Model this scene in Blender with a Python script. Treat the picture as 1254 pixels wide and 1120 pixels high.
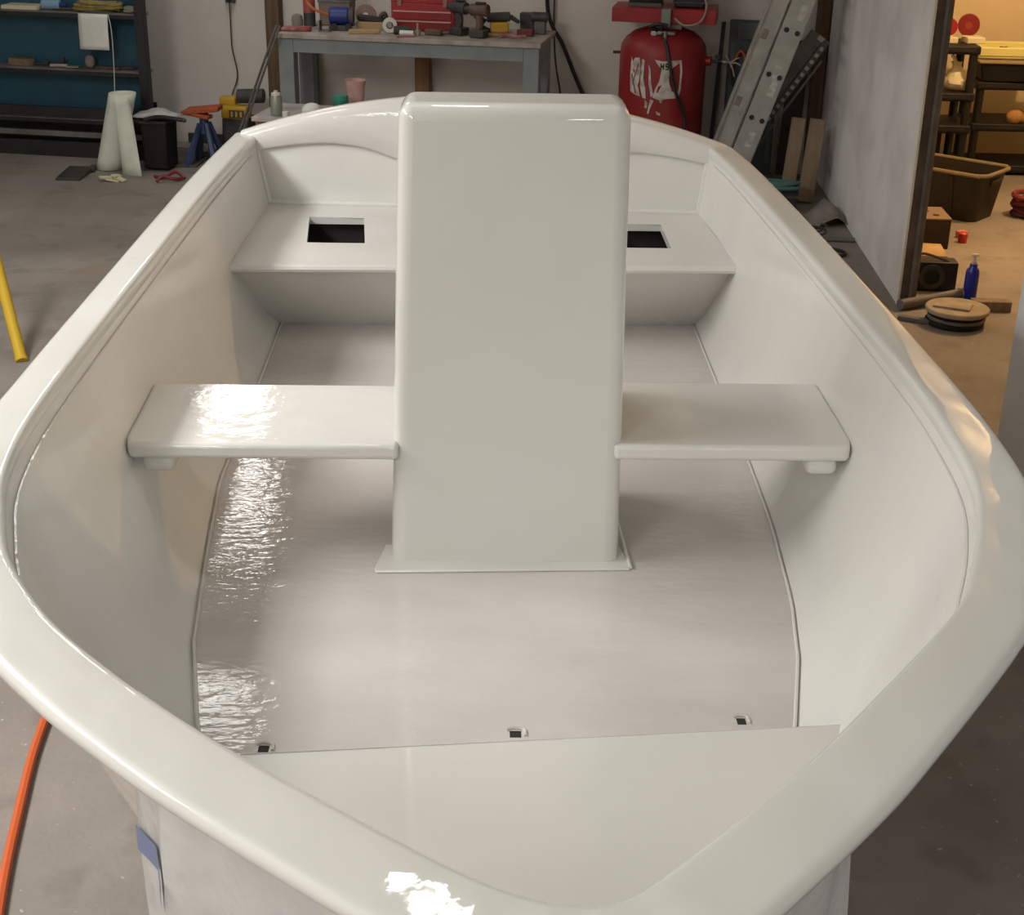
import bpy, bmesh, math, random
from mathutils import Vector, Matrix, Euler
random.seed(7)
for o in list(bpy.data.objects): bpy.data.objects.remove(o)
S = bpy.context.scene
COL = S.collection
R = math.radians

# ------------------------------------------------------------------ camera, world, lights, exposure
cam_d = bpy.data.cameras.new('camera'); cam = bpy.data.objects.new('camera', cam_d); COL.objects.link(cam)
cam_d.sensor_fit = 'HORIZONTAL'; cam_d.sensor_width = 36.0; cam_d.lens = 36.0*1780/1254
cam_d.clip_start = .02
cam.location = (0, 0, 1.855)
cam.rotation_euler = (Euler((R(90-23.6), 0, R(-1.3))).to_matrix() @ Euler((0, 0, R(1.0))).to_matrix()).to_euler()
S.camera = cam
S.view_settings.view_transform = 'Standard'; S.view_settings.look = 'None'
S.view_settings.gamma = 1.0; S.view_settings.use_curve_mapping = False
S.view_settings.exposure = -0.14
wd = bpy.data.worlds.new('world'); S.world = wd; wd.use_nodes = True
wd.node_tree.nodes['Background'].inputs[0].default_value = (.8, .82, .85, 1)
wd.node_tree.nodes['Background'].inputs[1].default_value = 0.03

def area(name, loc, sx, sy, power, col, rot=(0, 0, 0)):
    l = bpy.data.lights.new(name, 'AREA'); l.shape = 'RECTANGLE'; l.size = sx; l.size_y = sy
    l.energy = power; l.color = col
    o = bpy.data.objects.new(name, l); COL.objects.link(o); o.location = loc; o.rotation_euler = rot
    return o
WHITE = (1.0, .985, .965)
# ceiling strip lights of the workshop (x, y, length along y, power)
STRIPS = [(-1.42, 7.90, .6, 10, .34), (-1.22, 5.80, .8, 7, .34), (-.13, 3.14, .30, 3, .22), (-2.3, 2.9, 2.4, 115, .60), (-1.8, -1.0, 2.4, 86, .60), (.9, -1.6, 1.2, 22, .30)]
for (x, y, L, p, w) in STRIPS:
    area('strip_light', (x, y, 2.60), w, L, p, WHITE)
# bulb fixture of the store room
sl = bpy.data.lights.new('store_light', 'POINT'); sl.energy = 135; sl.color = (1.0, .64, .31); sl.shadow_soft_size = .06
so = bpy.data.objects.new('store_light', sl); COL.objects.link(so); so.location = (3.1, 6.86, 2.30)

# ------------------------------------------------------------------ materials
def lin(c):
    c = c.lstrip('#'); v = [int(c[i:i+2], 16)/255 for i in (0, 2, 4)]
    return tuple(x/12.92 if x <= .04045 else ((x+.055)/1.055)**2.4 for x in v)
MATS = {}
def mat(name, c, rough=.6, metal=0, c2=None, scale=6.0, bump=0.0, bscale=40.0, coat=0.0, trans=0.0, alpha=1.0, stretch=(1, 1, 1), lo=.35, hi=.65, rvar=0.0, emit=None, estr=0, detail=5, bdist=.01):
    if name in MATS: return MATS[name]
    m = bpy.data.materials.new(name); m.use_nodes = True; MATS[name] = m
    nt = m.node_tree; b = nt.nodes['Principled BSDF']
    b.inputs['Base Color'].default_value = (*lin(c), 1)
    b.inputs['Roughness'].default_value = rough; b.inputs['Metallic'].default_value = metal
    if coat: b.inputs['Coat Weight'].default_value = coat; b.inputs['Coat Roughness'].default_value = .035
    if trans: b.inputs['Transmission Weight'].default_value = trans
    if alpha < 1: b.inputs['Alpha'].default_value = alpha
    tc = nt.nodes.new('ShaderNodeTexCoord'); mp = nt.nodes.new('ShaderNodeMapping')
    mp.inputs['Scale'].default_value = stretch
    nt.links.new(tc.outputs['Object'], mp.inputs['Vector'])
    if c2:
        n = nt.nodes.new('ShaderNodeTexNoise'); n.inputs['Scale'].default_value = scale; n.inputs['Detail'].default_value = detail
        nt.links.new(mp.outputs[0], n.inputs['Vector'])
        mr = nt.nodes.new('ShaderNodeMapRange'); mr.inputs[1].default_value = lo; mr.inputs[2].default_value = hi
        nt.links.new(n.outputs['Fac'], mr.inputs[0])
        mx = nt.nodes.new('ShaderNodeMix'); mx.data_type = 'RGBA'
        mx.inputs[6].default_value = (*lin(c), 1); mx.inputs[7].default_value = (*lin(c2), 1)
        nt.links.new(mr.outputs[0], mx.inputs[0]); nt.links.new(mx.outputs[2], b.inputs['Base Color'])
    if bump:
        n2 = nt.nodes.new('ShaderNodeTexNoise'); n2.inputs['Scale'].default_value = bscale; n2.inputs['Detail'].default_value = 4
        nt.links.new(mp.outputs[0], n2.inputs['Vector'])
        bp = nt.nodes.new('ShaderNodeBump'); bp.inputs['Strength'].default_value = bump; bp.inputs['Distance'].default_value = bdist
        nt.links.new(n2.outputs['Fac'], bp.inputs['Height']); nt.links.new(bp.outputs[0], b.inputs['Normal'])
        if coat: nt.links.new(bp.outputs[0], b.inputs['Coat Normal'])
    if emit:
        b.inputs['Emission Color'].default_value = (*lin(emit), 1); b.inputs['Emission Strength'].default_value = estr
    return m

PAINT = mat('gelcoat_paint', '#e3e2dc', .5, c2='#dbd9d5', scale=2.5, bump=.35, bscale=22, coat=.5, bdist=.004)
PAINT_F = mat('gelcoat_paint_floor', '#d8d4d0', .5, c2='#cac6c2', scale=2.2, bump=.35, bscale=24, coat=.8, bdist=.004, stretch=(.9, 1.8, 1))
PAINT_S = mat('gelcoat_smooth', '#dedeD8', .45, c2='#d8d8d1', scale=2, bump=.16, bscale=15, coat=.9, bdist=.004)
def concrete():
    m = mat('concrete_floor', '#9d958c', .72, c2='#7a726a', scale=1.3, bump=.3, bscale=34, lo=.32, hi=.68, detail=10)
    nt = m.node_tree; b = nt.nodes['Principled BSDF']; src = b.inputs['Base Color'].links[0].from_socket
    tc = nt.nodes.new('ShaderNodeTexCoord')
    def layer(src, kind, scale, lo, hi, col, amt):
        n = nt.nodes.new('ShaderNodeTexNoise'); n.inputs['Scale'].default_value = scale; n.inputs['Detail'].default_value = kind
        nt.links.new(tc.outputs['Object'], n.inputs['Vector'])
        mr = nt.nodes.new('ShaderNodeMapRange'); mr.inputs[1].default_value = lo; mr.inputs[2].default_value = hi; mr.inputs[4].default_value = amt
        nt.links.new(n.outputs['Fac'], mr.inputs[0])
        mx = nt.nodes.new('ShaderNodeMix'); mx.data_type = 'RGBA'; mx.inputs[7].default_value = (*lin(col), 1)
        nt.links.new(mr.outputs[0], mx.inputs[0]); nt.links.new(src, mx.inputs[6]); return mx.outputs[2]
    src = layer(src, 8, 5.5, .55, .72, '#5b544b', .45)
    src = layer(src, 6, 2.1, .58, .75, '#8a7558', .5)
    src = layer(src, 2, 55, .70, .74, '#b9b4ad', .7)
    nt.links.new(src, b.inputs['Base Color']); return m
CONC = concrete()
WALLP = mat('painted_wall', '#dcd4cc', .75, c2='#cdc6bd', scale=1.2, bump=.05, bscale=60)
DRYW = mat('drywall', '#f0edec', .8, c2='#dcd8d7', scale=2.2, lo=.42, hi=.62)
CEIL = mat('ceiling_board', '#d8d6d0', .85)
WARMW = mat('store_room_wall', '#d8c8a8', .8, c2='#cdbb98', scale=1.5)
BLACK = mat('black_metal', '#1b1b1d', .5, c2='#252425', scale=8)
SOOT = mat('black_plastic', '#080706', .65)
TEAL = mat('teal_sheet', '#1f5568', .55, c2='#22495a', scale=3)
GREYSH = mat('shelf_steel', '#6f6b69', .5, c2='#87817c', scale=9)
STEEL = mat('galvanised_steel', '#9a9690', .42, .75, c2='#7d7872', scale=10)
STEELD = mat('dark_steel', '#7d7975', .5, .2, c2='#635e59', scale=8)
ALU = mat('aluminium', '#b9b9b4', .4, .55, c2='#a3a39d', scale=12)
BENCHP = mat('bench_grey_paint', '#8f9595', .6, c2='#81888a', scale=7)
BENCHT = mat('bench_top', '#b5aca3', .7, c2='#958b82', scale=12)
WOODB = mat('brown_timber', '#6b5640', .75, c2='#54412f', scale=6, stretch=(6, 6, .6))
WOODL = mat('pale_timber', '#8e7a64', .75, c2='#77654f', scale=6, stretch=(5, 5, .7))
WOODO = mat('fir_timber', '#9a7350', .75, c2='#83603f', scale=6, stretch=(5, 5, .7))
RED = mat('red_enamel', '#a31f22', .42, c2='#8a1a1c', scale=5)
REDD = mat('red_tank_paint', '#8c2022', .5, c2='#9c5f57', scale=3.2, lo=.5, hi=.78, stretch=(1, 1, .6))
PAPER = mat('white_paper', '#e3e3de', .8, c2='#d6d6cf', scale=6)
TORN = mat('torn_label_paper', '#d2cac2', .85, c2='#a59b92', scale=22, lo=.45, hi=.62)
FIBER = mat('fibreglass_cloth', '#dbe0d0', .75, c2='#cfd5c4', scale=10, bump=.15, bscale=250)
HOSEY = mat('yellow_rope', '#a8955a', .7, c2='#7f6f3e', scale=20)
ORANGE = mat('orange_cable', '#c85a24', .5)
ORANGE2 = mat('orange_rubber_hose', '#b8683c', .5)
ORPAD = mat('orange_pad', '#b5592e', .7, c2='#94482a', scale=14)
BLUE = mat('blue_enamel', '#26347c', .45)
BLUEJ = mat('blue_jack_paint', '#2f4066', .5, c2='#3a4a6a', scale=12)
YEL = mat('yellow_plastic', '#c79a2a', .5)
YELP = mat('yellow_paint', '#c2a01e', .5)
DGREY = mat('dark_grey_plastic', '#3a3938', .55, c2='#474543', scale=12)
MGREY = mat('mid_grey_plastic', '#6d6a67', .6, c2='#5c5957', scale=8)
BROWNG = mat('worn_tool_casing', '#6e5348', .55, c2='#54423b', scale=20)
GREENJ = mat('green_jar', '#1f6f5c', .45)
CUP = mat('cloudy_cup', '#d8b8b0', .35, c2='#cf9d98', scale=20, alpha=.8)
PINKR = mat('maroon_cable', '#7a2b33', .5)
TEALC = mat('teal_cord', '#4a7270', .65)
OLIVE = mat('olive_tote_plastic', '#2c2618', .5, c2='#262014', scale=4)
RIMC = mat('tote_rim_plastic', '#7d7058', .4)
CARD = mat('brown_card', '#7a6547', .8, c2='#6a573d', scale=6)
CARDT = mat('pale_card', '#c2a47a', .8, c2='#b09169', scale=6)
BOTB = mat('blue_bottle', '#1d2a9a', .3)
CREAM = mat('cream_plastic', '#d6cfae', .5)
LEMON = mat('pale_yellow_plastic', '#d9d38c', .5)
DISCT = mat('sanding_disc', '#b3a48d', .85, c2='#9d8e78', scale=12)
FILM = mat('masking_film', '#c9c9c8', .25, c2='#dcdcdb', scale=5, alpha=.85, bump=.5, bscale=9, bdist=.02)
TAPE = mat('blue_masking_tape', '#7d86a8', .7)
DARKIN = mat('dark_void', '#2c2926', .8)  # dark colour set for the hatch insides and drain holes
LAMP = mat('lamp_diffuser', '#ffffff', .5, emit='#fff6e8', estr=6)
WLAMP = mat('bulb_glass', '#ffd9a0', .4, emit='#ffb25e', estr=8)
CLOTH = mat('grey_cloth', '#8e8680', .9, c2='#787069', scale=9)
LETTER = mat('dark_print', '#2b2626', .8)

# ------------------------------------------------------------------ mesh helpers
class MB:
    def __init__(s): s.bm = bmesh.new()
    def box(s, c, d, rot=(0, 0, 0), taper=1.0):
        m = Matrix.Translation(c) @ Euler(rot).to_matrix().to_4x4() @ Matrix.Diagonal((*d, 1))
        r = bmesh.ops.create_cube(s.bm, size=1.0)
        for v in r['verts']:
            if taper != 1.0 and v.co.z > 0: v.co.x *= taper; v.co.y *= taper
        bmesh.ops.transform(s.bm, matrix=m, verts=r['verts']); return s
    def cyl(s, p0, p1, r0, r1=None, seg=16, caps=True):
        p0, p1 = Vector(p0), Vector(p1); d = p1-p0
        q = d.to_track_quat('Z', 'Y').to_matrix().to_4x4()
        r = bmesh.ops.create_cone(s.bm, cap_ends=caps, segments=seg, radius1=r0, radius2=r0 if r1 is None else r1, depth=d.length)
        bmesh.ops.transform(s.bm, matrix=Matrix.Translation((p0+p1)/2) @ q, verts=r['verts']); return s
    def sph(s, c, r, seg=14, sc=(1, 1, 1)):
        q = bmesh.ops.create_uvsphere(s.bm, u_segments=seg, v_segments=max(6, seg//2), radius=r)
        bmesh.ops.transform(s.bm, matrix=Matrix.Translation(c) @ Matrix.Diagonal((*sc, 1)), verts=q['verts']); return s
    def grid(s, rows, closed=False, flip=False):
        vs = [[s.bm.verts.new(p) for p in row] for row in rows]
        for a, b in zip(vs[:-1], vs[1:]):
            n = len(a)
            for j in range(n if closed else n-1):
                q = (a[j], a[(j+1) % n], b[(j+1) % n], b[j])
                try: s.bm.faces.new(q[::-1] if flip else q)
                except ValueError: pass
        return vs
    def lathe(s, prof, c=(0, 0, 0), seg=24, rot=None):
        c = Vector(c); M = Euler(rot).to_matrix() if rot else Matrix.Identity(3)
        rows = [[c+M @ Vector((max(r, 1e-4)*math.cos(2*math.pi*k/seg), max(r, 1e-4)*math.sin(2*math.pi*k/seg), z)) for k in range(seg)] for r, z in prof]
        s.grid(rows, closed=True); return s
    def tube(s, pts, r, seg=8, n=None, closed=False):
        P = spline(pts, n or max(6, len(pts)*5), closed) if len(pts) > 2 else [Vector(p) for p in pts]
        up = None; rows = []
        for i, p in enumerate(P):
            t = (P[(i+1) % len(P)]-P[i-1]) if (closed or 0 < i < len(P)-1) else (P[1]-P[0] if i == 0 else P[-1]-P[-2])
            t.normalize()
            if up is None: up = t.orthogonal().normalized()
            else: up = (up-t*up.dot(t)).normalized() if (up-t*up.dot(t)).length > 1e-5 else t.orthogonal().normalized()
            sd = t.cross(up); rr = r[min(len(r)-1, int(i/len(P)*len(r)))] if isinstance(r, (list, tuple)) else r
            rows.append([p+up*math.cos(2*math.pi*k/seg)*rr+sd*math.sin(2*math.pi*k/seg)*rr for k in range(seg)])
        if closed: rows.append(rows[0])
        vs = s.grid(rows, closed=True)
        if not closed: s.bm.faces.new(vs[0][::-1]); s.bm.faces.new(vs[-1])
        return s
    def prism(s, poly, z0, z1, M=None):
        a = [Vector((x, y, z0)) for x, y in poly]; b = [Vector((x, y, z1)) for x, y in poly]
        if M: a = [M @ v for v in a]; b = [M @ v for v in b]
        va = [s.bm.verts.new(v) for v in a]; vb = [s.bm.verts.new(v) for v in b]; n = len(poly)
        s.bm.faces.new(va[::-1]); s.bm.faces.new(vb)
        for i in range(n): s.bm.faces.new((va[i], va[(i+1) % n], vb[(i+1) % n], vb[i]))
        return s
    def obj(s, name, m, parent=None, bevel=0, seg=2, smooth=35, solid=0, loc=None, rot=None, weld=False, off=-1):
        if weld: bmesh.ops.remove_doubles(s.bm, verts=s.bm.verts, dist=1e-5)
        bmesh.ops.recalc_face_normals(s.bm, faces=s.bm.faces)
        me = bpy.data.meshes.new(name); s.bm.to_mesh(me); s.bm.free()
        for p in me.polygons: p.use_smooth = True
        me.set_sharp_from_angle(angle=R(smooth))
        me.materials.append(m)
        o = bpy.data.objects.new(name, me); COL.objects.link(o)
        if parent: o.parent = parent
        if loc: o.location = loc
        if rot: o.rotation_euler = rot
        if solid: d = o.modifiers.new('solid', 'SOLIDIFY'); d.thickness = solid; d.offset = off
        if bevel:
            d = o.modifiers.new('bevel', 'BEVEL'); d.width = bevel; d.segments = seg; d.limit_method = 'ANGLE'; d.angle_limit = R(40)
        return o
def spline(pts, n, closed=False):
    P = [Vector(p) for p in pts]; m = len(P); out = []
    segs = m if closed else m-1
    for i in range(n if closed else n+1):
        t = i/n*segs; k = min(int(t), segs-1); u = t-k
        g = (lambda j: P[j % m]) if closed else (lambda j: P[max(0, min(m-1, j))])
        a, b, c, d = g(k-1), g(k), g(k+1), g(k+2)
        out.append(.5*((2*b)+(c-a)*u+(2*a-5*b+4*c-d)*u*u+(3*b-a-3*c+d)*u**3))
    return out
def interp(tab, y):
    tab = sorted(tab)
    if y <= tab[0][0]: return tab[0][1]
    for (a, b), (c, d) in zip(tab[:-1], tab[1:]):
        if y <= c: return b+(d-b)*(y-a)/(c-a)
    return tab[-1][1]
def tag(o, label, cat, group=None):
    o['label'] = label; o['category'] = cat
    if group: o['group'] = group
    return o
def thing(name, label, cat, loc=(0, 0, 0), rz=0, group=None):
    o = bpy.data.objects.new(name, None); COL.objects.link(o); o.empty_display_size = .05
    o.location = loc; o.rotation_euler = (0, 0, rz); return tag(o, label, cat, group)
def struct(o): o['kind'] = 'structure'; return o
# frame of the workshop's back wall: a runs along the wall, n out of it, z up
WA = R(-10.8); W0 = Vector((-2.030, 9.136, 0)); WE = Vector((math.cos(WA), math.sin(WA), 0)); WN = Vector((math.sin(WA), -math.cos(WA), 0))
ND = 1.236      # tape factor of the depths noted below
def WP(a, n, z=0): return W0+WE*a+WN*n*ND+Vector((0, 0, z))

# ------------------------------------------------------------------ room
CH = 2.75
b = MB(); b.box((0, 3.0, -.05), (10.4, 14.2, .1)); struct(b.obj('floor', CONC))
b = MB(); b.box((.80, 0, CH/2), (6.5, .12, CH)); struct(b.obj('wall_back', WALLP, loc=WP(0, -.055), rot=(0, 0, WA)))
b = MB(); b.box((-4.4, 3.0, CH/2), (.12, 14.2, CH)); struct(b.obj('wall_left', WALLP))
b = MB(); b.box((0, -3.9, CH/2), (10.4, .12, CH)); struct(b.obj('wall_front', WALLP))
b = MB(); b.box((0, 3.0, CH+.05), (10.4, 14.2, .1)); struct(b.obj('ceiling', CEIL))
# partition with an open bay to the store room on the right
b = MB(); b.prism([(1.762, 5.917), (1.832, 5.930), (1.990, 8.40), (1.918, 8.41)], 0, CH); struct(b.obj('wall_partition', DRYW))
b = MB(); b.box((0, 0, CH/2), (.010, .02, CH)); struct(b.obj('trim_1', mat('paper_edge', '#dcd8ce', .8), loc=(1.764, 5.912, 0), rot=(0, 0, R(9))))
b = MB(); b.box((0, 0, CH/2), (.034, .022, CH)); struct(b.obj('trim_2', mat('rusty_channel', '#6a5d52', .6, .1, c2='#473e37', scale=5), loc=(1.788, 5.916, 0), rot=(0, 0, R(9))))
b = MB(); b.box((0, .0, CH/2), (.030, .03, CH)); b.box((-.010, -.017, CH/2), (.005, .012, CH)); struct(b.obj('trim_3', STEELD, loc=(1.821, 5.916, 0), rot=(0, 0, R(9))))
b = MB(); b.prism([(1.625, 4.20), (1.745, 4.20), (1.745, -3.84), (1.625, -3.84)], 0, CH); struct(b.obj('wall_right', mat('pale_grey_drywall', '#cfd3d6', .7)))
b = MB(); b.box((3.45, 9.06, CH/2), (3.9, .12, CH)); struct(b.obj('wall_store', WARMW))
b = MB(); b.box((5.1, 3.0, CH/2), (.12, 14.2, CH)); struct(b.obj('wall_store_side', WARMW))
b = MB(); b.box((0, 0, .03), (1.0, .012, .06)); struct(b.obj('baseboard_back', mat('dark_skirting', '#3b3836', .7), loc=WP(.70, .006), rot=(0, 0, WA)))
# ceiling fixtures
for k, (x, y, L, p, w) in enumerate(STRIPS):
    where = ['over the steel shelving', 'between shelving and stern', 'above the bow deck', 'beside the left rail', 'behind the bow at left', 'behind the bow at right'][k]
    t = thing('strip_lamp', 'white ceiling strip lamp '+where, 'ceiling lamp', (x, y, 2.72), 0, 'workshop strip lamps')
    MB().box((0, 0, -.03), (w+.04, L+.06, .06)).obj('housing', mat('white_housing', '#e8e8e4', .5), t, bevel=.006)
    for sx in (-w*.3, w*.3): MB().cyl((sx, -L/2, -.08), (sx, L/2, -.08), .016).obj('tube', LAMP, t)
t = thing('bulb_lamp', 'warm round ceiling lamp of the store room', 'ceiling lamp', (3.1, 6.86, 2.70))
MB().cyl((0, 0, 0), (0, 0, -.16), .05).obj('mount', CREAM, t); MB().sph((0, 0, -.22), .09).obj('globe', WLAMP, t)

# ------------------------------------------------------------------ the boat
boat = thing('skiff', 'freshly painted white open skiff with centre console', 'boat', (0, 0, 0))
ZG, ZF = .901, .42
LI = [(-0.752, 4.832), (-0.769, 4.426), (-0.779, 3.996), (-0.784, 3.26), (-0.787, 2.586), (-0.78, 2.305), (-0.757, 2.11), (-0.72, 1.971), (-0.666, 1.821), (-0.565, 1.655), (-0.455, 1.527), (-0.369, 1.442), (-0.269, 1.351), (-0.147, 1.252), (-0.038, 1.168), (0.033, 1.124), (0.088, 1.107)]
RI = [(0.142, 1.113), (0.203, 1.164), (0.343, 1.31), (0.439, 1.424), (0.632, 1.676), (0.693, 1.795), (0.753, 1.953), (0.794, 2.118), (0.813, 2.346), (0.817, 2.623), (0.799, 3.376), (0.778, 4.004), (0.757, 4.442), (0.732, 4.704)]
TI = spline([(x, y, ZG) for x, y in LI+RI], 150)
NT = len(TI)
def nrm(i):
    d = TI[min(i+1, NT-1)]-TI[max(i-1, 0)]; d.normalize(); return Vector((d.y, -d.x, 0))
# outward normal: travelling stern -> bow -> stern, outside is on the right-hand side for the left rail
OUT = [nrm(i) for i in range(NT)]
if OUT[10].x > 0: OUT = [-v for v in OUT]
WID = [interp([(1.05, .108), (1.7, .092), (2.5, .074), (4.9, .074)], p.y) for p in TI]
FR = [(4.69, 0.659), (4.327, 0.661), (3.843, 0.66), (3.299, 0.66), (2.924, 0.654), (2.561, 0.631), (2.342, 0.601), (2.123, 0.553), (1.903, 0.483)]
FL = [(4.838, 0.63), (4.314, 0.626), (3.766, 0.621), (3.122, 0.618), (2.791, 0.589), (2.388, 0.546), (2.116, 0.489), (1.868, 0.413)]
def chine(p):
    left = p.x < .088; yk = 1.95
    if p.y >= yk: return Vector((-interp(FL, p.y) if left else interp(FR, p.y), p.y, ZF))
    u = (yk-p.y)/(yk-1.107)
    x0 = -interp(FL, yk) if left else interp(FR, yk)
    f = (p.x-.088)/((-.714 if left else .752)-.088)
    return Vector((.088+(x0-.088)*f, p.y+u*.20, ZF+.05*u*u))
BI = [chine(p) for p in TI]
def side(i, t, off=0.0):
    a, c = BI[i], TI[i]; t = max(t, 0.0); th = t**.60
    return Vector((a.x+(c.x-a.x)*th, a.y+(c.y-a.y)*th, a.z+(c.z-a.z)*t)) + OUT[i]*off
NTS = 10
b = MB(); b.grid([[side(i, j/NTS) for j in range(NTS+1)] for i in range(NT)]); b.obj('inner_side', PAINT, boat, smooth=60)
b = MB(); b.grid([[side(i, j/NTS, .025)-Vector((0, 0, .03*(1-j/NTS))) for j in range(NTS+1)] for i in range(NT)])
b.obj('hull_shell', PAINT, boat, smooth=60)
# hull bottom
b = MB(); h = NT//2
b.grid([[BI[i]+OUT[i]*.025-Vector((0, 0, .03)), BI[NT-1-i]+OUT[NT-1-i]*.025-Vector((0, 0, .03))] for i in range(h)]); b.obj('hull_bottom', PAINT, boat)
# gunwale: profile swept along the rail
rows = []
for i in range(NT):
    w = WID[i]; wob = .0015*math.sin(i*1.3)
    prof = [(.004, -.036), (-.006, -.030), (-.008, -.012), (-.005, -.003), (.001, .001), (.007, .002), (w*.35, .002+wob), (w*.65, .002+wob), (w-.016, .002), (w-.009, .0012), (w-.003, -.002), (w, -.008), (w-.001, -.016), (w-.006, -.021), (w-.02, -.022), (.02, -.040)]
    rows.append([TI[i]+OUT[i]*o+Vector((0, 0, z)) for o, z in prof])
b = MB(); b.grid(rows, closed=True); b.obj('gunwale', PAINT_S, boat, smooth=50)
# thin bead under the inner lip
b = MB(); b.tube([side(i, .905, -.002) for i in range(2, NT-2, 2)], .0035, 6); b.obj('rail_bead', PAINT, boat)
# cabin sole with three small drain holes beside the bow deck
def edge_y(x): return 1.972+.093*x
holes = [(-.363, 2.051, .018), (.062, 2.097, .020), (.458, 2.139, .016)]
b = MB()
def row(y, xs=None):
    l, r = -interp(FL, y), interp(FR, y)
    n = 14
    return [Vector((l+(r-l)*k/n, y, ZF)) for k in range(n+1)]
yy = [2.30+.1*k for k in range(23)]
b.grid([row(y) for y in yy])
# strip with the holes, cut into cells
xs = sorted({-.62, .66} | {x-s/2 for x, y, s in holes} | {x+s/2 for x, y, s in holes})
cells = sorted({1.93, 2.30} | {y-.010 for x, y, s in holes} | {y+.010 for x, y, s in holes})
for x0, x1 in zip(xs[:-1], xs[1:]):
    for y0, y1 in zip(cells[:-1], cells[1:]):
        mx, my = (x0+x1)/2, (y0+y1)/2
        if any(abs(mx-x) < s/2 and abs(my-y) < .010 for x, y, s in holes): continue
        def cl(x, y): return Vector((max(-interp(FL, y), min(interp(FR, y), x)), y, ZF))
        b.grid([[cl(x0, y0), cl(x1, y0)], [cl(x0, y1), cl(x1, y1)]])
b.obj('sole', PAINT_F, boat, weld=True, smooth=60)
for x, y, s in holes:
    MB().box((x, y, ZF-.012), (s, .020, .022)).obj('drain_hole', DARKIN, boat)
    MB().tube([(x-s*.8, y+.012, ZF+.001), (x-s*.2, y+.017, ZF+.002), (x+s*.75, y+.013, ZF+.001), (x+s*.85, y-.006, ZF+.001)], .003, 6).obj('paint_ridge', PAINT_F, boat)
# chine fillet
for rng in (range(0, NT//2-18), range(NT//2+18, NT)):
    pts = [BI[i]+Vector((0, 0, .004))-OUT[i]*.004 for i in rng if BI[i].z < ZF+.004]
    if len(pts) > 4: MB().tube(pts, .0035, 6).obj('chine_fillet', PAINT, boat)
# bow deck
ZD = .488
tl = [side(i, (ZD-BI[i].z)/(ZG-BI[i].z)) for i in range(NT)]
left = [p for i, p in enumerate(tl) if p.x < .088 and p.y < edge_y(p.x)-.004]
right = [p for i, p in enumerate(tl) if p.x >= .088 and p.y < edge_y(p.x)-.004][::-1]
lx = min(p.x for p in left)-.012; rx = max(p.x for p in right)+.012
left = [Vector((lx, edge_y(lx), ZD))]+left; right = [Vector((rx, edge_y(rx), ZD))]+right
n = 30
def res(L): return [L[min(len(L)-1, round(k/n*(len(L)-1)))] for k in range(n+1)]
la, ra = res(left), res(right)
b = MB(); b.grid([[la[k].lerp(ra[k], j/12) for j in range(13)] for k in range(n+1)]); b.obj('bow_deck', PAINT_S, boat, weld=True, smooth=60)
b = MB(); b.grid([[la[0].lerp(ra[0], j/12)-Vector((0, 0, z)) for j in range(13)] for z in (-.0015, .008, .070)]); b.obj('bow_bulkhead', PAINT, boat)
# thwart, in two boards either side of the console
def sx(y, z, s):
    best = min((abs(p.y-y), i) for i, p in enumerate(TI) if (p.x > .088) == (s > 0))[1]
    return side(best, (z-ZF)/(ZG-ZF)).x
ZT = .694
for s in (-1, 1):
    y0, y1 = (2.712, 3.060) if s < 0 else (2.722, 3.095)
    xi = -.17 if s < 0 else .27
    out = [(xi, y0)] + [(sx(y0, ZT, s)*.985, y0), (sx(y0+.03, ZT, s)*1.0, y0+.045), (sx(y1-.05, ZT, s), y1-.05), (sx(y1, ZT, s), y1)] + [(xi, y1)]
    MB().prism(out, ZT-.034, ZT).obj('thwart', PAINT, boat, bevel=.010, seg=3)
    cx = sx(y0+.03, ZT-.06, s)-s*.045
    MB().prism([(cx-.032, y0+.012), (cx+.032, y0+.012), (cx+.034, y0+.09), (cx-.034, y0+.09)], ZT-.070, ZT-.032).obj('thwart_bracket', PAINT, boat, bevel=.014, seg=3)
# stern seat with two open hatches
def try_(x): return 4.755-.056*x
ZS = .678
hl = [(-.549, -.373, 4.307, 4.613), (.389, .569, 4.289, 4.572)]
XS = [-.80, -.72, -.64, -.549, -.461, -.373, -.25, -.1, .05, .2, .30, .389, .479, .569, .64, .72, .80]
b = MB(); cols = []
for u in XS:
    f = (u+.461)/.94
    ysb = [4.078+.0275*u, 4.307-.018*f, 4.613-.041*f, try_(u)]
    sk = (0, .013, -.013, 0) if -.56 < u < -.36 else (0, 0, 0, 0)     # the left hatch was cut slightly askew
    cols.append([Vector((max(-abs(sx(y, ZS, -1)), min(abs(sx(y, ZS, 1)), u+d)), y, ZS)) for y, d in zip(ysb, sk)])
for k in range(len(XS)-1):
    for j in range(3):
        if j == 1 and (XS[k] in (-.549, -.461) or XS[k] in (.389, .479)): continue
        b.grid([[cols[k][j], cols[k][j+1]], [cols[k+1][j], cols[k+1][j+1]]])
b.obj('stern_seat', PAINT, boat, weld=True, smooth=60)
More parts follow.
